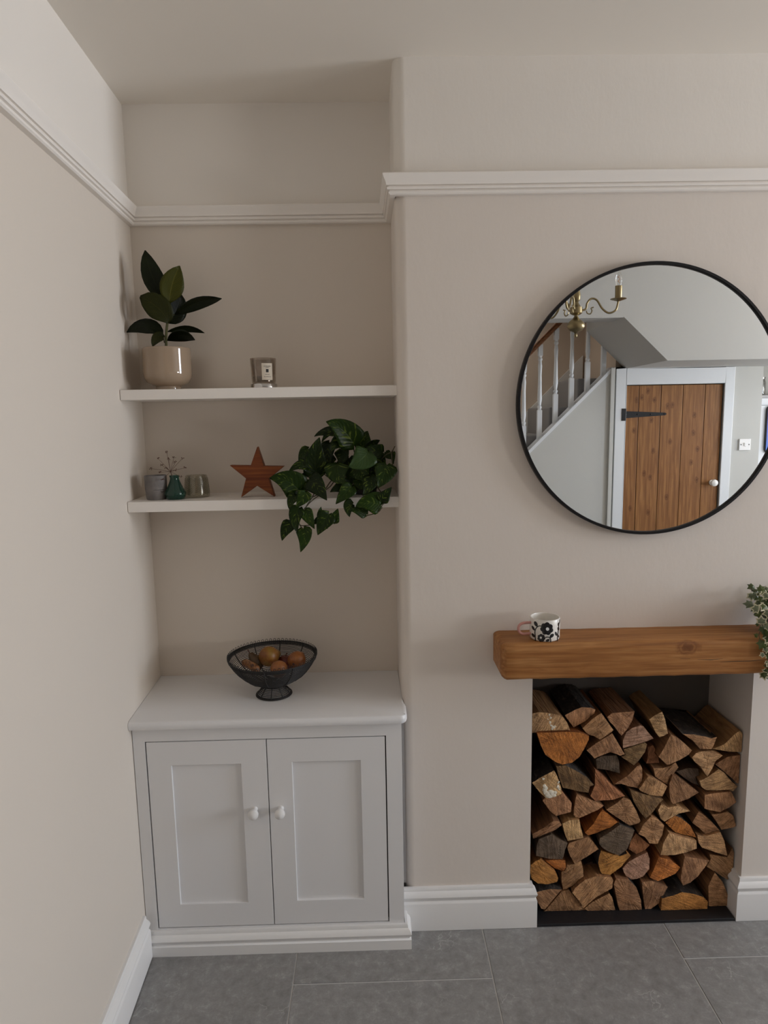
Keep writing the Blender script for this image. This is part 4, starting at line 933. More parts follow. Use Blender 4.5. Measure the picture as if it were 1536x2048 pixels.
def prof_rubber(t): return max(0.0, math.sin(PI*min(1, t**0.92)))**0.75
def prof_round(t): return max(0.0, math.sin(PI*min(1, t**1.15)))**0.55
def prof_heart(t): return (min(1, t/0.16))**0.5*max(0.0, 1-t)**0.72*1.18*(1+0.25*math.sin(PI*t))
def leaf(name, base, ctrl, tip, hw, mat, parent, prof=prof_rubber, fold=0.18, roll=0.0, back=0.0, n=9, droop=0.0):
    """a leaf blade from base to tip; roll turns the blade about its midrib, 0 faces the camera"""
    P = bez(Vector(base), Vector(ctrl), Vector(tip), n); L = (P[-1]-P[0]).length
    mb = MB(); W_ = [-1, -0.72, -0.36, 0, 0.36, 0.72, 1]
    for i in range(n+1):
        t = i/n; T = (P[min(i+1, n)]-P[max(i-1, 0)]).normalized()
        fc = (CAM-P[i]).normalized(); Wd = T.cross(fc).normalized(); N = Wd.cross(T).normalized()
        if roll: q = Matrix.Rotation(roll, 3, T); Wd = q@Wd; N = q@N
        if N.dot(fc) < 0: N = -N
        ww = hw*prof(t if 0 < t < 1 else (0.004 if t == 0 else 0.996))
        for k, s_ in enumerate(W_):
            wav = 0.05*hw*math.sin(t*9+k)*abs(s_)
            p = P[i]+Wd*ww*s_+N*(fold*ww*abs(s_)+wav)-T*back*L*abs(s_)**1.5*(1-t)**4
            mb.uv[len(mb.v)] = ((s_+1)/2, t); mb.v.append(p)
    m_ = len(W_)
    for i in range(n):
        for k in range(m_-1): mb.face((i*m_+k, i*m_+k+1, (i+1)*m_+k+1, (i+1)*m_+k))
    o = mb.build(name, mat, parent, smooth=True, angle=None, fix=False)
    sol = o.modifiers.new('thickness', 'SOLIDIFY'); sol.thickness = 0.0006; sol.offset = 0
    return o

# rubber plant in its glazed pot
def rz(zx, zy, y): return at(1, y, 220+zx/5.908, 480+zy/5.908)
PY = 0.142
pc = rz(692, 1745, PY); pr_ = 0.0745
rp = thing('potted_rubber_plant', 'dark-leaved rubber plant in a glossy cream footed pot on the upper shelf', 'potted plant', (pc.x, PY, ZS1))
zt_ = rz(692, 1243, PY-0.07).z-0.002; H = zt_-ZS1-0.0005; z0 = ZS1+0.0005
mb = MB(); mb.lathe([(0.036, 0), (0.039, 0.001), (0.039, 0.008), (0.0385, 0.011), (0.052, 0.016), (0.064, 0.024), (0.0718, 0.037), (0.0741, 0.048), (0.0745, 0.053), (0.0745, 0.056), (0.0745, 0.09), (0.0745, H-0.0065), (0.0745, H-0.004), (0.0738, H-0.001), (0.0732, H), (0.0708, H), (0.070, H-0.004), (0.0695, 0.06), (0.045, 0.022), (0.001, 0.018)], (pc.x, PY, z0), 56)
mb.build('pot', M['potglaze'], rp, smooth=True, angle=60)
mb = MB(); mb.lathe([(0.0690, H-0.035), (0.0695, H-0.026), (0.04, H-0.020), (0.001, H-0.018)], (pc.x, PY, z0), 24, cap0=True); mb.build('soil', M['soil'], rp, smooth=True)
stp = [rz(662, 1300, PY), rz(660, 1180, PY), rz(667, 1050, PY), rz(680, 940, PY), rz(695, 830, PY), rz(692, 740, PY)]
stp[0].z = z0+H-0.028
mb = MB(); mb.tube(catmull(stp, 5), [0.0042]*20+[0.003]*6, 8); mb.build('stem', M['rubberstem'], rp, smooth=True)
px1 = 1/5.908*1.63e-3
RL = [('rub', (680, 760), (470, 470), (412, 122), 118, -0.015, -0.01, 0.25, 0.2), ('rubback', (704, 745), (700, 540), (822, 305), 128, -0.02, -0.03, 0.0, 0.16),
      ('rub', (690, 985), (800, 850), (838, 640), 118, 0.02, 0.035, 0.25, 0.15), ('rubol', (690, 985), (640, 800), (352, 668), 150, -0.02, -0.045, 0.1, 0.14),
      ('rub', (760, 880), (1040, 690), (1318, 692), 78, 0, -0.04, 0.55, 0.25), ('rub', (625, 1140), (470, 930), (152, 1092), 92, 0, -0.01, 0.45, 0.2),
      ('rub', (670, 1085), (920, 1000), (1115, 1100), 45, 0.0, 0.03, 0.6, 0.2), ('rub', (675, 1190), (850, 1060), (1003, 1182), 74, -0.01, -0.045, 0.5, 0.2),
      ('rubol', (640, 1130), (560, 1110), (500, 1262), 62, 0.0, -0.03, 0.35, 0.2)]
for (mt, b, c, t, hw, yb_, yt_, roll, fold) in RL:
    B, Cc, Tt = rz(*b, PY+yb_), rz(*c, PY+(yb_+yt_)/2), rz(*t, PY+yt_)
    if Tt.x < lx(PY)+0.008: Tt.x = lx(PY)+0.008
    leaf('leaf', B, Cc, Tt, hw*px1*(0.92 if hw == 150 else 1.02), M[mt], rp, prof=prof_round if hw == 150 else prof_rubber, fold=fold, roll=roll)
for a, b in (((640, 1215), (625, 1140)), ((662, 1110), (672, 1085)), ((660, 1210), (675, 1190)), ((686, 920), (760, 880)), ((652, 1200), (640, 1130))):
    mb = MB(); mb.tube([rz(*a, PY), rz((a[0]+b[0])/2, (a[1]+b[1])/2-5, PY), rz(*b, PY)], 0.0017, 6); mb.build('leaf_stalk', M['rubberstem'], rp, smooth=True)
mb = MB(); mb.lathe([(0.004, 0), (0.0045, 0.01), (0.002, 0.035), (0.0005, 0.05)], rz(690, 760, PY), 8, axis=(0.1, 0, 1)); mb.build('bud', plain('red_bud', (0.10, 0.03, 0.02, 1), 0.4), rp, smooth=True)

# candle
def zoomer(ox, oy, k): return lambda zx, zy, y: at(1, y, ox+zx/k, oy+zy/k)
cz = zoomer(480, 690, 17.067)
YC = 0.12; cp = cz(765, 1430, YC-0.03); cx_ = cp.x
can = thing('scented_candle', 'candle in smoky glass with a cream label and silver lid under it', 'candle', (cx_, YC, ZS1))
u = 1/17.067*1.61e-3; z0 = ZS1+0.0005
rb = 440*u
mb = MB(); mb.lathe([(rb, 0), (rb, 0.012), (rb-0.001, 0.0132), (0.001, 0.0132)], (cx_, YC, z0), 40); mb.build('lid', M['silver'], can, smooth=True, angle=40)
zg = z0+0.0137; hg_ = 860*u-0.003
r0, r1 = 392*u, 430*u
mb = MB(); mb.lathe([(0.001, 0), (r0-0.003, 0), (r0, 0.003), (r1, hg_-0.001), (r1-0.0008, hg_), (r1-0.0022, hg_), (r1-0.003, hg_-0.001), (r0-0.0030, 0.006), (0.001, 0.006)], (cx_, YC, zg), 48, cap0=False, cap1=False); mb.build('glass', M['smoke'], can, smooth=True, angle=50)
mb = MB(); mb.lathe([(0.001, 0.0065), (r0-0.0036, 0.0065), (r0-0.0034, 0.022), (0.001, 0.022)], (cx_, YC, zg), 32, cap0=False, cap1=False); mb.build('wax', M['wax'], can, smooth=True, angle=40)
mb = MB(); mb.tube([(cx_-0.004, YC, zg+0.022), (cx_-0.0045, YC, zg+0.028), (cx_-0.003, YC, zg+0.031)], 0.0009, 6); mb.build('wick', M['gap'], can)
va = math.atan2(CAM.y-YC, CAM.x-cx_)
def cwrap(uu, z, q):
    rr = r0+(r1-r0)*(z-zg)/hg_+q; a = va+uu/rr; return Vector((cx_+rr*math.cos(a), YC+rr*math.sin(a), z))
zl0, zl1 = zg+(1275-1165)*u, zg+(1275-615)*u*0.98; ul0, ul1 = -55*u, 305*u*1.03
mb = MB()
for i in range(13):
    uu = ul0+(ul1-ul0)*i/12
    for q, z in ((0.0002, zl0), (0.0002, zl1), (0.0005, zl1), (0.0005, zl0)): mb.v.append(cwrap(uu, z, q))
for i in range(12):
    for k in range(4): mb.face((i*4+k, i*4+(k+1) % 4, (i+1)*4+(k+1) % 4, (i+1)*4+k))
mb.face((0, 1, 2, 3)); mb.face((48, 49, 50, 51)); lab = mb.build('label', M['label'], can)
um = (ul0+ul1)/2
def lpatch(name, ua, ub, za, zb, mat):
    mb = MB()
    for i in range(5):
        uu = ua+(ub-ua)*i/4; mb.v += [cwrap(uu, za, 0.0007), cwrap(uu, zb, 0.0007)]
    for i in range(4): mb.face((2*i, 2*i+1, 2*i+3, 2*i+2))
    return mb.build(name, mat, lab, fix=False)
zq = zg+(1275-862)*u*0.98
lpatch('square_emblem', um-45*u, um+45*u, zq-52*u, zq+52*u, M['ink'])
def ctext(name, body, size, z):
    a = va+um/(r1); p = cwrap(um, z, 0.0008); nrm = Vector((math.cos(a), math.sin(a), 0)); rt = Vector((-math.sin(a), math.cos(a), 0))
    m4 = Matrix(((rt.x, 0, nrm.x, p.x), (rt.y, 0, nrm.y, p.y), (0, 1, 0, p.z), (0, 0, 0, 1)))
    textmesh(name, body, size, M['etch'], lab, m4, 0.0001)
ctext('lettering', 'JO MALONE', 0.0040, zg+(1275-718)*u*0.98); ctext('lettering', 'LONDON', 0.0026, zg+(1275-760)*u*0.98)
for zz, hwid in ((985, 75), (1058, 120)):
    x_ = um-hwid*u
    while x_ < um+hwid*u:
        wl = random.uniform(8, 16)*u; zc_ = zg+(1275-zz)*u*0.98
        lpatch('small_print', x_, min(x_+wl, um+hwid*u), zc_-9*u, zc_+random.uniform(3, 12)*u, M['etch']); x_ += wl+8*u
# grey concrete candle pot, green bottle, dried seed head, patterned tealight glass
vz = zoomer(250, 870, 6.678); u2 = 1/6.678*1.61e-3
YV = 0.105
p = vz(375, 862, YV-0.035); kx = p.x; ky = YV
cpz = thing('concrete_candle_pot', 'grey concrete candle pot with an etched line and script, left on the lower shelf', 'candle pot', (kx, ky, ZS2))
z0 = ZS2+0.0005; hh = 310*u2*1.02
mb = MB(); mb.lathe([(122*u2, 0), (128*u2, 0.003), (140*u2, hh*0.45), (141*u2, hh-0.002), (138*u2, hh), (124*u2, hh), (122*u2, hh-0.002), (118*u2, hh*0.35), (0.001, hh*0.33)], (kx, ky, z0), 40); mb.build('pot', M['concrete'], cpz, smooth=True, angle=45)
mb = MB(); mb.lathe([(0.001, hh*0.62), (119*u2, hh*0.62)], (kx, ky, z0), 24, cap1=False); mb.build('wax', M['wax'], cpz)
va2 = math.atan2(CAM.y-ky, CAM.x-kx)
def kwrap(uu, z, q=0.0006): rr = 140*u2+q; a = va2+uu/rr; return Vector((kx+rr*math.cos(a), ky+rr*math.sin(a), z))
zln = z0+hh*0.42
mb = MB(); mb.tube([kwrap((-35+i*16)*u2, zln, 0.0003) for i in range(11)], 0.0006, 6); mb.build('etched_line', M['etch'], cpz)
mb = MB(); mb.tube([kwrap((55+i*9)*u2, zln-0.0075+0.003*math.sin(i*1.9)+(0.004 if i == 0 else 0), 0.0003) for i in range(11)], 0.0005, 6); mb.build('script', M['etch'], cpz)
p = vz(645, 858, YV-0.03); bx_, by_ = p.x, YV-0.005
bt = thing('green_glass_vase', 'small dark green glass bottle vase with a flared lip on the lower shelf', 'vase', (bx_, by_, ZS2))
prof_ = [(105, 0), (120, 8), (138, 75), (125, 105), (95, 165), (70, 225), (58, 260), (56, 280), (66, 306), (66, 312), (56, 312), (46, 280), (50, 255), (85, 165), (118, 100), (128, 75), (110, 15), (0.5, 12)]
mb = MB(); mb.lathe([(a*u2, b*u2) for a, b in prof_], (bx_, by_, z0), 40); mb.build('glass', M['greenglass'], bt, smooth=True, angle=60)
sd = thing('dried_seed_head', 'dried brown umbel seed head standing in the small green bottle vase', 'dried flower', (bx_, by_, ZS2+0.05))
hub = vz(605, 490, by_)
mb = MB(); mb.tube([Vector((bx_, by_, z0+18*u2)), Vector((bx_-0.001, by_, z0+0.05)), hub], 0.0013, 6); mb.build('stem', M['dry'], sd, smooth=True)
for (a, b, dy) in ((555, 235, 0.01), (440, 318, -0.01), (345, 450, 0.0), (485, 400, 0.02), (460, 505, -0.025), (500, 600, -0.03), (578, 325, 0.025), (650, 305, 0.02), (672, 365, -0.02), (760, 318, 0.0), (800, 440, 0.01), (735, 560, -0.02), (665, 470, -0.03), (550, 440, -0.03)):
    e = vz(a, b, by_+dy); m2 = (hub+e)/2
    mb = MB(); mb.tube([hub, m2+Vector((0, 0, 0.001)), e], 0.00055, 5)
    for k in range(7):
        d = Vector((random.uniform(-1, 1), random.uniform(-1, 1), random.uniform(-0.3, 1))).normalized()*random.uniform(0.003, 0.0062)
        mb.tube([e, e+d], 0.0004, 4); mb.sphere(e+d, random.uniform(0.0009, 0.0017), 6, 4)
    mb.build('ray', M['dry'], sd)
p = vz(915, 835, YV); gx, gy = p.x, 0.150
tg = thing('patterned_tealight_glass', 'squat tealight glass with raised herringbone pattern right of the green vase', 'tealight holder', (gx, gy, ZS2))
def gr(h): return (165-26*(h/285)**1.5)*u2*1.02
gh = 285*u2*1.03
prof_ = [(gr(0)-0.003, 0), (gr(0), 0.003)]+[(gr(285*q), gh*q) for q in (0.2, 0.4, 0.6, 0.8, 0.97)]+[(gr(285)-0.001, gh), (gr(285)-0.004, gh)]+[(gr(285*q)-0.005, gh*q) for q in (0.9, 0.6, 0.3, 0.12)]+[(0.001, gh*0.1)]
mb = MB(); mb.lathe(prof_, (gx, gy, z0), 44, cap0=True, cap1=False); mb.build('glass', M['ribglass'], tg, smooth=True, angle=50)
mb = MB()
for k in range(16):
    a0 = 2*PI*k/16
    for j in range(9):
        zz0 = gh*(0.10+0.085*j)
        for sgn in (-1, 1):
            pts = []
            for q in (0.03, 0.5, 0.97):
                h_ = zz0+gh*0.10*q; a = a0+sgn*(2*PI/32)*q; rr = gr(285*h_/gh)+0.0001
                pts.append(Vector((gx+rr*math.cos(a), gy+rr*math.sin(a), z0+h_)))
            mb.tube(pts, 0.0006, 4)
tag(mb.build('raised_pattern', M['ribrib'], tg, fix=False), kind='stuff')

# wooden star
sz = zoomer(440, 800, 4.042); YST = 0.10
star = [(298, 367), (352, 524), (515, 526), (392, 628), (438, 772), (298, 684), (168, 776), (207, 624), (75, 518), (245, 520)]
S2 = [sz(a, b, YST) for a, b in star]; zmin = min(p.z for p in S2)
pts2 = [(p.x, ZS2+0.0008+(p.z-zmin)) for p in S2]
pts2[4] = (pts2[4][0], ZS2+0.0008); pts2[6] = (pts2[6][0], ZS2+0.0008)
mb = MB(); mb.prism(pts2, XZ, YST, YST+0.032)
tag(mb.build('wooden_star', wood('reddish_star_wood', (0.20, 0.050, 0.010, 1), (0.14, 0.030, 0.006, 1), (0.25, 0.075, 0.016, 1), 0, 1.6, 0.5), bevel=0.0012), 'reddish brown wooden five-pointed star standing on the lower shelf', 'star ornament')

# trailing plant
pt = at(2, ZS2, 727, 989.5)
pt = Vector((at(1, 0.13, 727, 990).x, 0.150, ZS2))
tp = thing('trailing_pothos', 'trailing green heart-leaved plant in a black pot at the right end of the lower shelf', 'potted plant', tuple(pt))
mb = MB(); mb.lathe([(0.040, 0), (0.042, 0.001), (0.049, 0.075), (0.052, 0.076), (0.052, 0.088), (0.049, 0.088), (0.048, 0.075), (0.001, 0.072)], (pt.x, pt.y, ZS2+0.0005), 32); mb.build('pot', M['blackpot'], tp, smooth=True, angle=50)
mb = MB(); mb.lathe([(0.0475, 0.078), (0.03, 0.083), (0.001, 0.084)], (pt.x, pt.y, ZS2+0.0005), 20, cap0=True); mb.build('soil', M['soil'], tp, smooth=True)
u4 = 1/4.042*1.56e-3
def pl(zx, zy, y): return sz(zx, zy, y)
PLV = [ # mat, base, ctrl, tip, half width, y base, y tip, roll, fold
 ('pothos', (1085, 365), (1010, 210), (855, 175), 92, .07, .03, .15, .2), ('pothos', (945, 265), (850, 235), (760, 296), 36, .08, .09, .4, .3), ('pothos', (900, 250), (860, 270), (818, 346), 22, .09, .10, .3, .3),
 ('pothos', (790, 605), (740, 470), (803, 302), 84, .06, .05, .1, .15), ('pothos', (712, 395), (650, 430), (645, 565), 34, .09, .08, .5, .3), ('pothos', (715, 545), (640, 490), (550, 590), 38, .05, .03, .35, .25),
 ('pothos', (640, 735), (560, 620), (398, 632), 88, .03, .005, .05, .12), ('pothos', (665, 740), (640, 660), (690, 585), 62, .05, .06, .2, .2), ('pothos', (720, 640), (790, 690), (862, 812), 66, .03, .005, .1, .15),
 ('pothos', (885, 345), (840, 450), (885, 562), 50, .09, .07, .2, .2), ('pothos', (1020, 350), (950, 300), (885, 425), 60, .08, .05, .2, .2), ('pothos', (950, 520), (930, 620), (1015, 672), 80, .05, .02, .1, .15),
 ('pothosback', (1195, 420), (1150, 500), (1036, 543), 82, .03, .00, .0, .12), ('pothos', (1110, 535), (1150, 590), (1182, 660), 74, .06, .03, .1, .15), ('pothos', (1150, 400), (1160, 310), (1192, 250), 58, .10, .10, .1, .2),
 ('pothos', (1195, 400), (1240, 340), (1292, 325), 34, .10, .10, .3, .2), ('pothos', (1310, 425), (1250, 410), (1180, 380), 50, .07, .05, .1, .2), ('pothos', (1348, 525), (1330, 610), (1276, 710), 72, .03, .00, .0, .15),
 ('pothos', (1220, 615), (1220, 690), (1152, 772), 52, .03, .005, .05, .2), ('pothos', (1055, 690), (970, 690), (888, 745), 48, .05, .02, .2, .15), ('pothos', (1062, 700), (1010, 750), (934, 842), 52, .02, -.004, .1, .2),
 ('pothos', (1300, 815), (1330, 770), (1386, 702), 42, .01, .01, .2, .2), ('pothos', (1300, 850), (1200, 800), (1095, 862), 72, .01, -.004, .1, .15), ('pothos', (1180, 925), (1120, 880), (1048, 895), 38, .01, -.002, .2, .2),
 ('pothos', (1072, 842), (1020, 850), (1046, 946), 44, .01, -.004, .1, .2), ('pothos', (610, 770), (560, 810), (560, 888), 34, .01, .0, .2, .2), ('pothos', (690, 745), (670, 800), (615, 872), 48, .01, -.004, .1, .2),
 ('pothos', (640, 870), (580, 940), (626, 1076), 48, .005, -.005, .1, .2), ('pothos', (682, 888), (715, 950), (762, 1042), 42, .005, -.002, .1, .2), ('pothos', (880, 920), (830, 990), (788, 1092), 58, .005, -.01, .05, .15),
 ('pothos', (810, 960), (800, 910), (816, 862), 22, .01, .01, .2, .3), ('pothos', (912, 990), (930, 930), (952, 878), 34, .01, .01, .2, .3), ('pothos', (572, 992), (520, 1040), (500, 1138), 44, .005, -.005, .1, .2),
 ('pothos', (672, 1038), (700, 1110), (649, 1230), 50, .005, -.01, .1, .2), ('pothos', (805, 965), (775, 980), (752, 1002), 22, .01, .005, .2, .3), ('pothos', (1400, 420), (1395, 470), (1402, 520), 20, .07, .06, .5, .3),
 ('pothos', (1120, 640), (1120, 690), (1160, 720), 40, .07, .06, .2, .2), ('pothos', (1240, 480), (1270, 520), (1260, 600), 50, .09, .08, .3, .2), ('pothos', (980, 400), (1000, 470), (960, 530), 50, .10, .09, .3, .2),
 ('pothos', (1130, 560), (1060, 600), (1010, 690), 66, .11, .10, .2, .2), ('pothos', (1200, 600), (1260, 660), (1240, 740), 60, .10, .09, .2, .2), ('pothos', (1250, 440), (1300, 520), (1310, 600), 58, .12, .10, .2, .2),
 ('pothos', (1040, 470), (990, 520), (930, 520), 56, .11, .10, .2, .2), ('pothos', (1080, 450), (1120, 500), (1100, 580), 54, .12, .10, .1, .2), ('pothos', (1230, 400), (1180, 450), (1200, 540), 56, .13, .11, .2, .2),
 ('pothos', (1290, 560), (1250, 620), (1265, 700), 52, .10, .08, .2, .2), ('pothos', (1340, 420), (1370, 460), (1405, 470), 28, .09, .08, .3, .2), ('pothos', (1150, 640), (1090, 680), (1090, 760), 50, .09, .07, .2, .2),
 ('pothos', (760, 480), (720, 540), (745, 600), 40, .10, .09, .3, .2), ('pothos', (900, 450), (860, 500), (905, 580), 44, .11, .10, .2, .2)]
for (mt, b, c, t, hw, yb_, yt_, roll, fold) in PLV:
    B, Cc, Tt = pl(*b, yb_), pl(*c, (yb_+yt_)/2-0.004), pl(*t, yt_)
    leaf('leaf', B, Cc, Tt, hw*u4*1.12, M[mt], tp, prof=prof_heart, fold=fold, roll=roll, back=0.10, n=10)
VN = [[(1150, 600, .15), (1000, 560, .10), (900, 650, .06), (830, 745, .03), (740, 815, .01), (690, 870, .005), (640, 930, .005), (645, 1010, .005), (720, 1012, .005)],
      [(1140, 600, .14), (950, 640, .08), (870, 715, .04), (700, 800, .02), (615, 735, .02)], [(1150, 590, .15), (1090, 440, .11), (1075, 360, .08)], [(1150, 590, .15), (920, 640, .09), (800, 570, .07), (770, 630, .05), (700, 560, .06)],
      [(1180, 590, .14), (1300, 480, .09), (1345, 440, .07), (1385, 420, .06), (1412, 375, .05)], [(1200, 600, .13), (1330, 800, .03), (1310, 850, .005), (1280, 905, .0), (1180, 936, .0)],
      [(690, 870, .005), (760, 740, .03), (640, 735, .03)], [(640, 1010, .005), (668, 1040, .005)], [(640, 930, .005), (580, 995, .005)], [(1385, 420, .06), (1390, 500, .05), (1405, 620, .05)], [(720, 1012, .005), (800, 1000, .008), (870, 1040, .008)], [(1160, 600, .14), (1060, 690, .05)], [(1170, 600, .14), (1195, 430, .05)]]
for v in VN:
    mb = MB(); mb.tube(catmull([pl(a, b, y) for a, b, y in v], 5), 0.0017, 6); mb.build('vine', M['stem'], tp, smooth=True)

# ------------------------------------------------------------------ wire fruit bowl and fruit
bc = at(2, ZW, 548, 1388); bx0, by0 = bc.x, bc.y
wb = thing('wire_fruit_bowl', 'black wire fruit bowl on a flared foot standing on the worktop', 'fruit bowl', (bx0, by0, ZW))
zf = ZW+0.0012
BP = [(0.030, 0.036), (0.052, 0.043), (0.078, 0.054), (0.100, 0.070), (0.118, 0.088), (0.131, 0.105), (0.140, 0.121), (0.1435, 0.131)]
def bprof(t):
    t *= len(BP)-1; i = min(int(t), len(BP)-2); q = t-i
    return (BP[i][0]*(1-q)+BP[i+1][0]*q, BP[i][1]*(1-q)+BP[i+1][1]*q)
def ringpts(r, z, n=64): return [Vector((bx0+r*math.cos(2*PI*k/n), by0+r*math.sin(2*PI*k/n), zf+z)) for k in range(n)]
mb = MB()
for i in range(30): mb.tube(ringpts(*bprof(i/29.5)), 0.00125, 5, closed=True)
tag(mb.build('wire_rings', M['wire'], wb, smooth=True, angle=None, fix=False), kind='stuff')
mb = MB(); mb.tube(ringpts(0.1445, 0.132), 0.0018, 6, closed=True); mb.build('rim', M['wire'], wb, smooth=True, angle=None, fix=False)
mb = MB()
nl = 66
for k in range(nl):
    a = 2*PI*(k+0.5)/nl; e = Vector((math.cos(a), math.sin(a), 0)); tq = Vector((-math.sin(a), math.cos(a), 0)); c = Vector((bx0, by0, zf+0.1365))+e*0.1455
    mb.tube([c+tq*0.0040*math.cos(q)+Vector((0, 0, 0.0043*math.sin(q))) for q in [2*PI*i/9 for i in range(9)]], 0.0009, 4, closed=True)
    c = Vector((bx0, by0, zf+0.1265))+e*0.1425
    mb.tube([c+tq*0.0040*math.cos(q)+Vector((0, 0, 0.0043*math.sin(q))) for q in [2*PI*i/9 for i in range(9)]], 0.0009, 4, closed=True)
tag(mb.build('rim_loops', M['wire'], wb, fix=False), kind='stuff')
for k in range(10):
    a = 2*PI*k/10+math.radians(88); mb = MB()
    mb.tube([Vector((bx0+r*math.cos(a), by0+r*math.sin(a), zf+z)) for r, z in [(q[0]+0.0012, q[1]) for q in BP]], 0.0018, 6); mb.build('rib', M['wire'], wb, smooth=True)
FP = [(0.030, 0.036), (0.034, 0.030), (0.044, 0.018), (0.054, 0.006), (0.0585, 0.0018)]
mb = MB()
for i in range(13):
    t = i/12*(len(FP)-1); j = min(int(t), len(FP)-2); q = t-j
    mb.tube(ringpts(FP[j][0]*(1-q)+FP[j+1][0]*q, FP[j][1]*(1-q)+FP[j+1][1]*q, 40), 0.0012 if i < 12 else 0.0019, 5, closed=True)
mb.build('foot', M['wire'], wb, smooth=True, angle=None, fix=False)
for k in range(9):
    a = 2*PI*k/9+math.radians(-92); mb = MB(); mb.tube([Vector((bx0+r*math.cos(a), by0+r*math.sin(a), zf+z)) for r, z in FP], 0.0018, 6); mb.build('foot_rib', M['wire'], wb, smooth=True)
def fruit_mat(name, stops, sc_=30, rough=0.42):
    t = NT(name); c = t.ramp(t.noise(t.geo(), sc_, 4, 0.6, 0.5), stops); sp2 = t.ramp(t.noise(t.geo(), 320, 2), [(0.60, (1, 1, 1)), (0.68, (0.62, 0.55, 0.45))])
    return t.set(Base_Color=t.mix(1.0, c, sp2, 'MULTIPLY'), Roughness=rough)
FM = dict(pear=fruit_mat('yellow_pear', [(0.35, (0.205, 0.065, 0.010)), (0.55, (0.260, 0.125, 0.016)), (0.7, (0.223, 0.150, 0.024))]), orange=fruit_mat('orange_pear', [(0.35, (0.223, 0.065, 0.012)), (0.65, (0.273, 0.095, 0.020))]),
          small=fruit_mat('small_orange', [(0.35, (0.248, 0.075, 0.016)), (0.65, (0.291, 0.105, 0.028))]), green=fruit_mat('dark_pear', [(0.35, (0.043, 0.022, 0.005)), (0.65, (0.099, 0.045, 0.008))]),
          banana=fruit_mat('overripe_banana', [(0.40, (0.062, 0.022, 0.008)), (0.48, (0.223, 0.090, 0.028)), (0.7, (0.260, 0.115, 0.036))], 90), red=fruit_mat('red_apple', [(0.35, (0.099, 0.010, 0.005)), (0.65, (0.149, 0.025, 0.008))]))
fzm = zoomer(430, 1250, 6.4)
def bowl_z(r):  # height of the bowl's inside at radius r
    for (a, b) in zip(BP, BP[1:]):
        if a[0] <= r <= b[0]: return zf+a[1]+(b[1]-a[1])*(r-a[0])/(b[0]-a[0])
    return zf+BP[0][1]
def fruit(name, label, cat, zx, zy, y, r, mat, ax, body, stem=True, dot=False):
    c = fzm(zx, zy, y); t_ = thing(name, label, cat, tuple(c), 'fruit in the wire bowl'); ax = Vector(ax).normalized()
    mb = MB(); mb.lathe([(a*r, b*r) for a, b in body], c, 24, axis=ax); mb.build('body', mat, t_, smooth=True, angle=None)
    top = c+ax*body[-1][1]*r; bot = c+ax*body[0][1]*r
    if stem: mb = MB(); mb.tube([top-ax*0.004, top+ax*0.008, top+ax*0.014+Vector((0.003, 0, 0))], [0.0022, 0.0016, 0.0022], 6); mb.build('stem', M['dry'], t_, smooth=True)
    if dot: mb = MB(); mb.lathe([(0.0055, -0.001), (0.004, 0.0012), (0.001, 0.0008)], bot, 8, axis=-ax); mb.build('calyx', M['dry'], t_, smooth=True)
PEAR = [(0.01, -0.98), (0.35, -0.97), (0.7, -0.78), (0.95, -0.38), (1.0, 0.0), (0.9, 0.4), (0.68, 0.75), (0.48, 1.1), (0.36, 1.4), (0.2, 1.55), (0.01, 1.6)]
APPLE = [(0.01, -0.80), (0.3, -0.92), (0.7, -0.72), (0.97, -0.25), (1.0, 0.1), (0.88, 0.55), (0.55, 0.86), (0.25, 0.88), (0.01, 0.74)]
BALL = [(0.01, -0.93), (0.4, -0.88), (0.75, -0.62), (0.97, -0.2), (1.0, 0.05), (0.92, 0.4), (0.65, 0.75), (0.3, 0.92), (0.01, 0.9)]
fruit('pear', 'large mottled yellow pear, highest of the fruit in the wire bowl', 'pear', 690, 400, by0+0.020, 0.0335, FM['pear'], (0.5, 0.85, -0.12), PEAR, False)
fruit('pear', 'orange pear with a dark calyx dot on the right in the wire bowl', 'pear', 1045, 450, by0+0.005, 0.030, FM['orange'], (0.25, 0.9, 0.1), PEAR, False, True)
fruit('orange', 'small orange at the front of the wire bowl', 'orange', 815, 565, by0-0.050, 0.0285, FM['small'], (0.1, 0.2, 1), BALL, False)
fruit('pear', 'dark greenish pear with an upright stalk behind the yellow pear', 'pear', 530, 480, by0+0.020, 0.025, FM['green'], (-0.55, 0.1, 0.8), PEAR, True)
fruit('apple', 'red apple partly hidden behind the orange pear', 'apple', 900, 480, by0+0.048, 0.026, FM['red'], (0.1, 0.1, 1), APPLE, True)
bp_ = [fzm(365, 480, by0-0.012), fzm(420, 500, by0-0.032), fzm(490, 540, by0-0.052), fzm(560, 600, by0-0.062)]
bn = thing('banana', 'speckled brown banana lying at the left of the wire bowl', 'banana', tuple(bp_[1]), 'fruit in the wire bowl')
mb = MB(); cpts = catmull(bp_, 6); mb.tube(cpts, [0.006]+[0.010]*2+[0.0135]*(len(cpts)-6)+[0.012, 0.009, 0.005], 10); mb.build('body', FM['banana'], bn, smooth=True)
mb = MB(); d_ = (bp_[0]-bp_[1]).normalized(); mb.tube([bp_[0]-d_*0.002, bp_[0]+d_*0.008], [0.0055, 0.0045], 8); mb.build('stalk', M['dry'], bn, smooth=True)

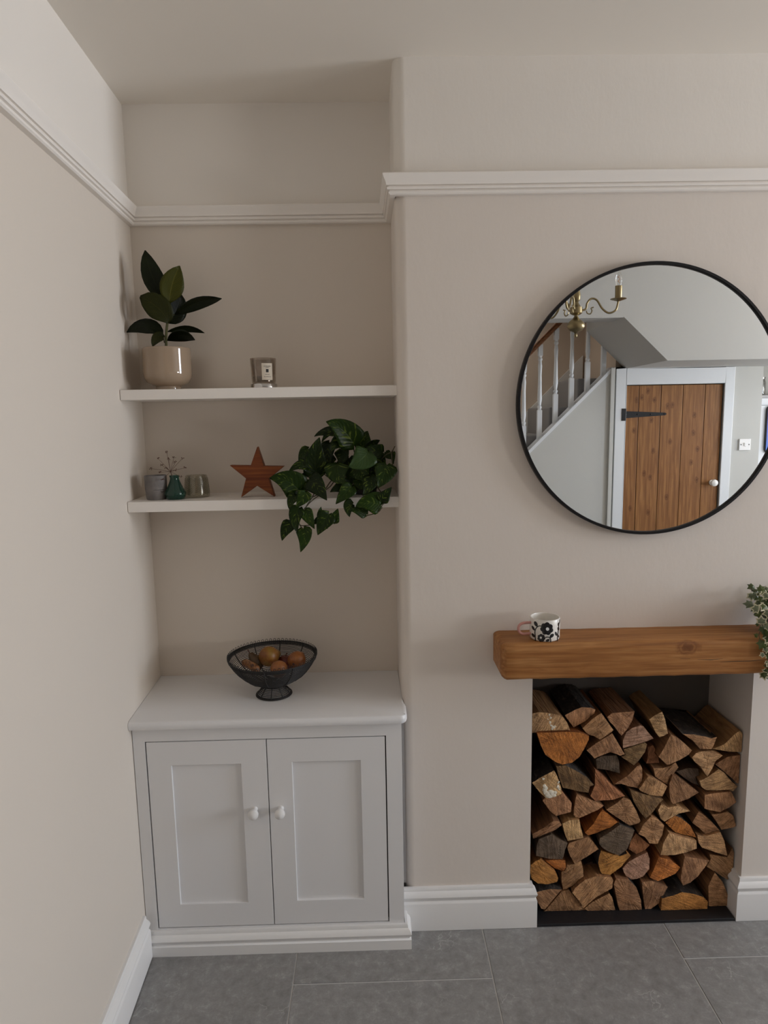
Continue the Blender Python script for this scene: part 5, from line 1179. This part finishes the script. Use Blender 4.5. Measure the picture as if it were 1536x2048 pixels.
# ------------------------------------------------------------------ ivy on the mantel
iz = zoomer(1440, 1150, 8.9)
ix, iy = 1.995, -0.072
iv = thing('potted_ivy', 'variegated ivy trailing over the right end of the oak mantel', 'potted plant', (ix, iy, MZ1))
mb = MB(); mb.lathe([(0.036, 0), (0.038, 0.001), (0.047, 0.070), (0.050, 0.071), (0.050, 0.080), (0.047, 0.080), (0.046, 0.072), (0.001, 0.070)], (ix, iy, MZ1+0.0006), 28); mb.build('pot', plain('grey_pot', (0.10, 0.10, 0.10, 1), 0.5), iv, smooth=True, angle=50)
M['ivyg'] = plain('ivy_green', (0.042, 0.062, 0.012, 1), 0.4); M['ivyp'] = plain('ivy_grey_green', (0.15, 0.18, 0.105, 1), 0.4); M['ivyc'] = plain('ivy_cream_edge', (0.55, 0.52, 0.36, 1), 0.45); M['ivyl'] = plain('ivy_light_green', (0.070, 0.100, 0.020, 1), 0.4)
IV = [(0.0, 1.05), (0.24, 0.62), (0.42, 0.47), (0.78, 0.50), (0.66, 0.22), (0.60, 0.02), (0.74, -0.26), (0.36, -0.34), (0.10, -0.44), (0, -0.34), (-0.10, -0.44), (-0.36, -0.34), (-0.74, -0.26), (-0.60, 0.02), (-0.66, 0.22), (-0.78, 0.50), (-0.42, 0.47), (-0.24, 0.62)]
def ivy(pos, size, ang, tilt, mat_in, edge):
    fc = (CAM-pos).normalized(); rt = Vector((0, 0, 1)).cross(fc).normalized(); up = fc.cross(rt)
    q = Matrix.Rotation(tilt[0], 3, rt)@Matrix.Rotation(tilt[1], 3, up); rt, up, fc = q@rt, q@up, q@fc
    ca, sa = math.cos(ang), math.sin(ang); mb = MB(); n = len(IV)
    def P(a, b, k): x, y = a*ca-b*sa, a*sa+b*ca; return pos+rt*x*size+up*y*size+fc*(0.16*size*(1-k)-0.12*size*abs(a))
    mb.v.append(P(0, 0, 0))
    for k in (0.72, 1.0):
        for a, b in IV: mb.v.append(P(a*k, b*k, k))
    for i in range(n):
        i2 = (i+1) % n; mb.face((0, 1+i, 1+i2), 0); mb.face((1+i, 1+n+i, 1+n+i2, 1+i2), 1 if edge else 0)
    o = mb.build('leaf', [mat_in, M['ivyc'] if edge else mat_in], iv, fix=False)
    so = o.modifiers.new('thickness', 'SOLIDIFY'); so.thickness = 0.0005; so.offset = 0
rnd = random.Random(3)
hand = [(730, 250, 80, 0.3, 'ivyl', 0, -.09), (830, 360, 95, 2.6, 'ivyp', 1, -.115), (680, 345, 45, 1.2, 'ivyg', 1, -.10), (740, 420, 85, 2.9, 'ivyl', 0, -.10), (650, 600, 105, 1.5, 'ivyp', 1, -.125), (790, 500, 90, 2.2, 'ivyg', 0, -.11), (735, 830, 105, 0.1, 'ivyp', 1, -.145),
        (700, 700, 85, 2.0, 'ivyl', 0, -.10), (770, 960, 90, 3.0, 'ivyg', 0, -.150), (840, 930, 60, 3.3, 'ivyp', 1, -.158), (650, 1080, 50, 1.3, 'ivyl', 0, -.152), (760, 1220, 110, 2.7, 'ivyl', 0, -.150), (840, 1190, 60, 3.0, 'ivyp', 1, -.162), (820, 1320, 75, 3.2, 'ivyp', 1, -.155),
        (760, 1420, 60, 1.9, 'ivyp', 1, -.152), (845, 1560, 60, 2.9, 'ivyl', 1, -.152), (830, 1720, 85, 2.4, 'ivyg', 1, -.15), (800, 620, 80, 0.6, 'ivyl', 0, -.10), (640, 690, 50, 2.2, 'ivyg', 0, -.09), (690, 500, 55, 1.0, 'ivyg', 0, -.095), (850, 720, 80, 3.0, 'ivyg', 0, -.13), (820, 1060, 70, 2.4, 'ivyg', 0, -.152), (870, 1420, 80, 2.7, 'ivyl', 0, -.155), (830, 250, 60, 0.4, 'ivyp', 1, -.09), (670, 880, 45, 1.7, 'ivyg', 0, -.10)]
for (zx, zy, sz_, ang, mt, ed, y) in hand:
    ivy(iz(zx, zy, y), sz_*1.15/8.9*1.43e-3, ang, (rnd.uniform(-0.5, 0.3), rnd.uniform(-0.5, 0.5)), M[mt], ed)
for k in range(130):   # the bulk of the plant, mostly beyond the picture's edge
    a = rnd.uniform(0, 2*PI); rr = rnd.uniform(0.02, 0.085); h = rnd.uniform(0.04, 0.135)
    pos = Vector((max(1.925, ix+0.002+rr*math.cos(a)), max(-0.145, min(-0.02, iy+rr*math.sin(a))), MZ1+h))
    if k > 60: pos = Vector((rnd.uniform(1.918, 2.06), -0.150-rnd.uniform(0, 0.014), MZ1+0.085-rnd.uniform(0, 0.2)))
    ivy(pos, rnd.uniform(0.014, 0.021), rnd.uniform(1.5, 4.5), (rnd.uniform(-0.7, 0.4), rnd.uniform(-0.7, 0.7)), M[rnd.choice(['ivyg', 'ivyl', 'ivyp', 'ivyg'])], rnd.random() < 0.45)
for v in ([(760, 700, -.07), (700, 500, -.085), (690, 330, -.085), (520, 240, -.08)], [(800, 650, -.08), (760, 880, -.14), (690, 1080, -.15), (770, 1250, -.148), (790, 1400, -.15)], [(860, 800, -.09), (850, 1000, -.155), (830, 1300, -.15), (850, 1560, -.148), (850, 1720, -.145)]):
    mb = MB(); mb.tube(catmull([iz(*p) for p in v], 5), 0.0011, 5); mb.build('vine', M['stem'], iv, smooth=True)
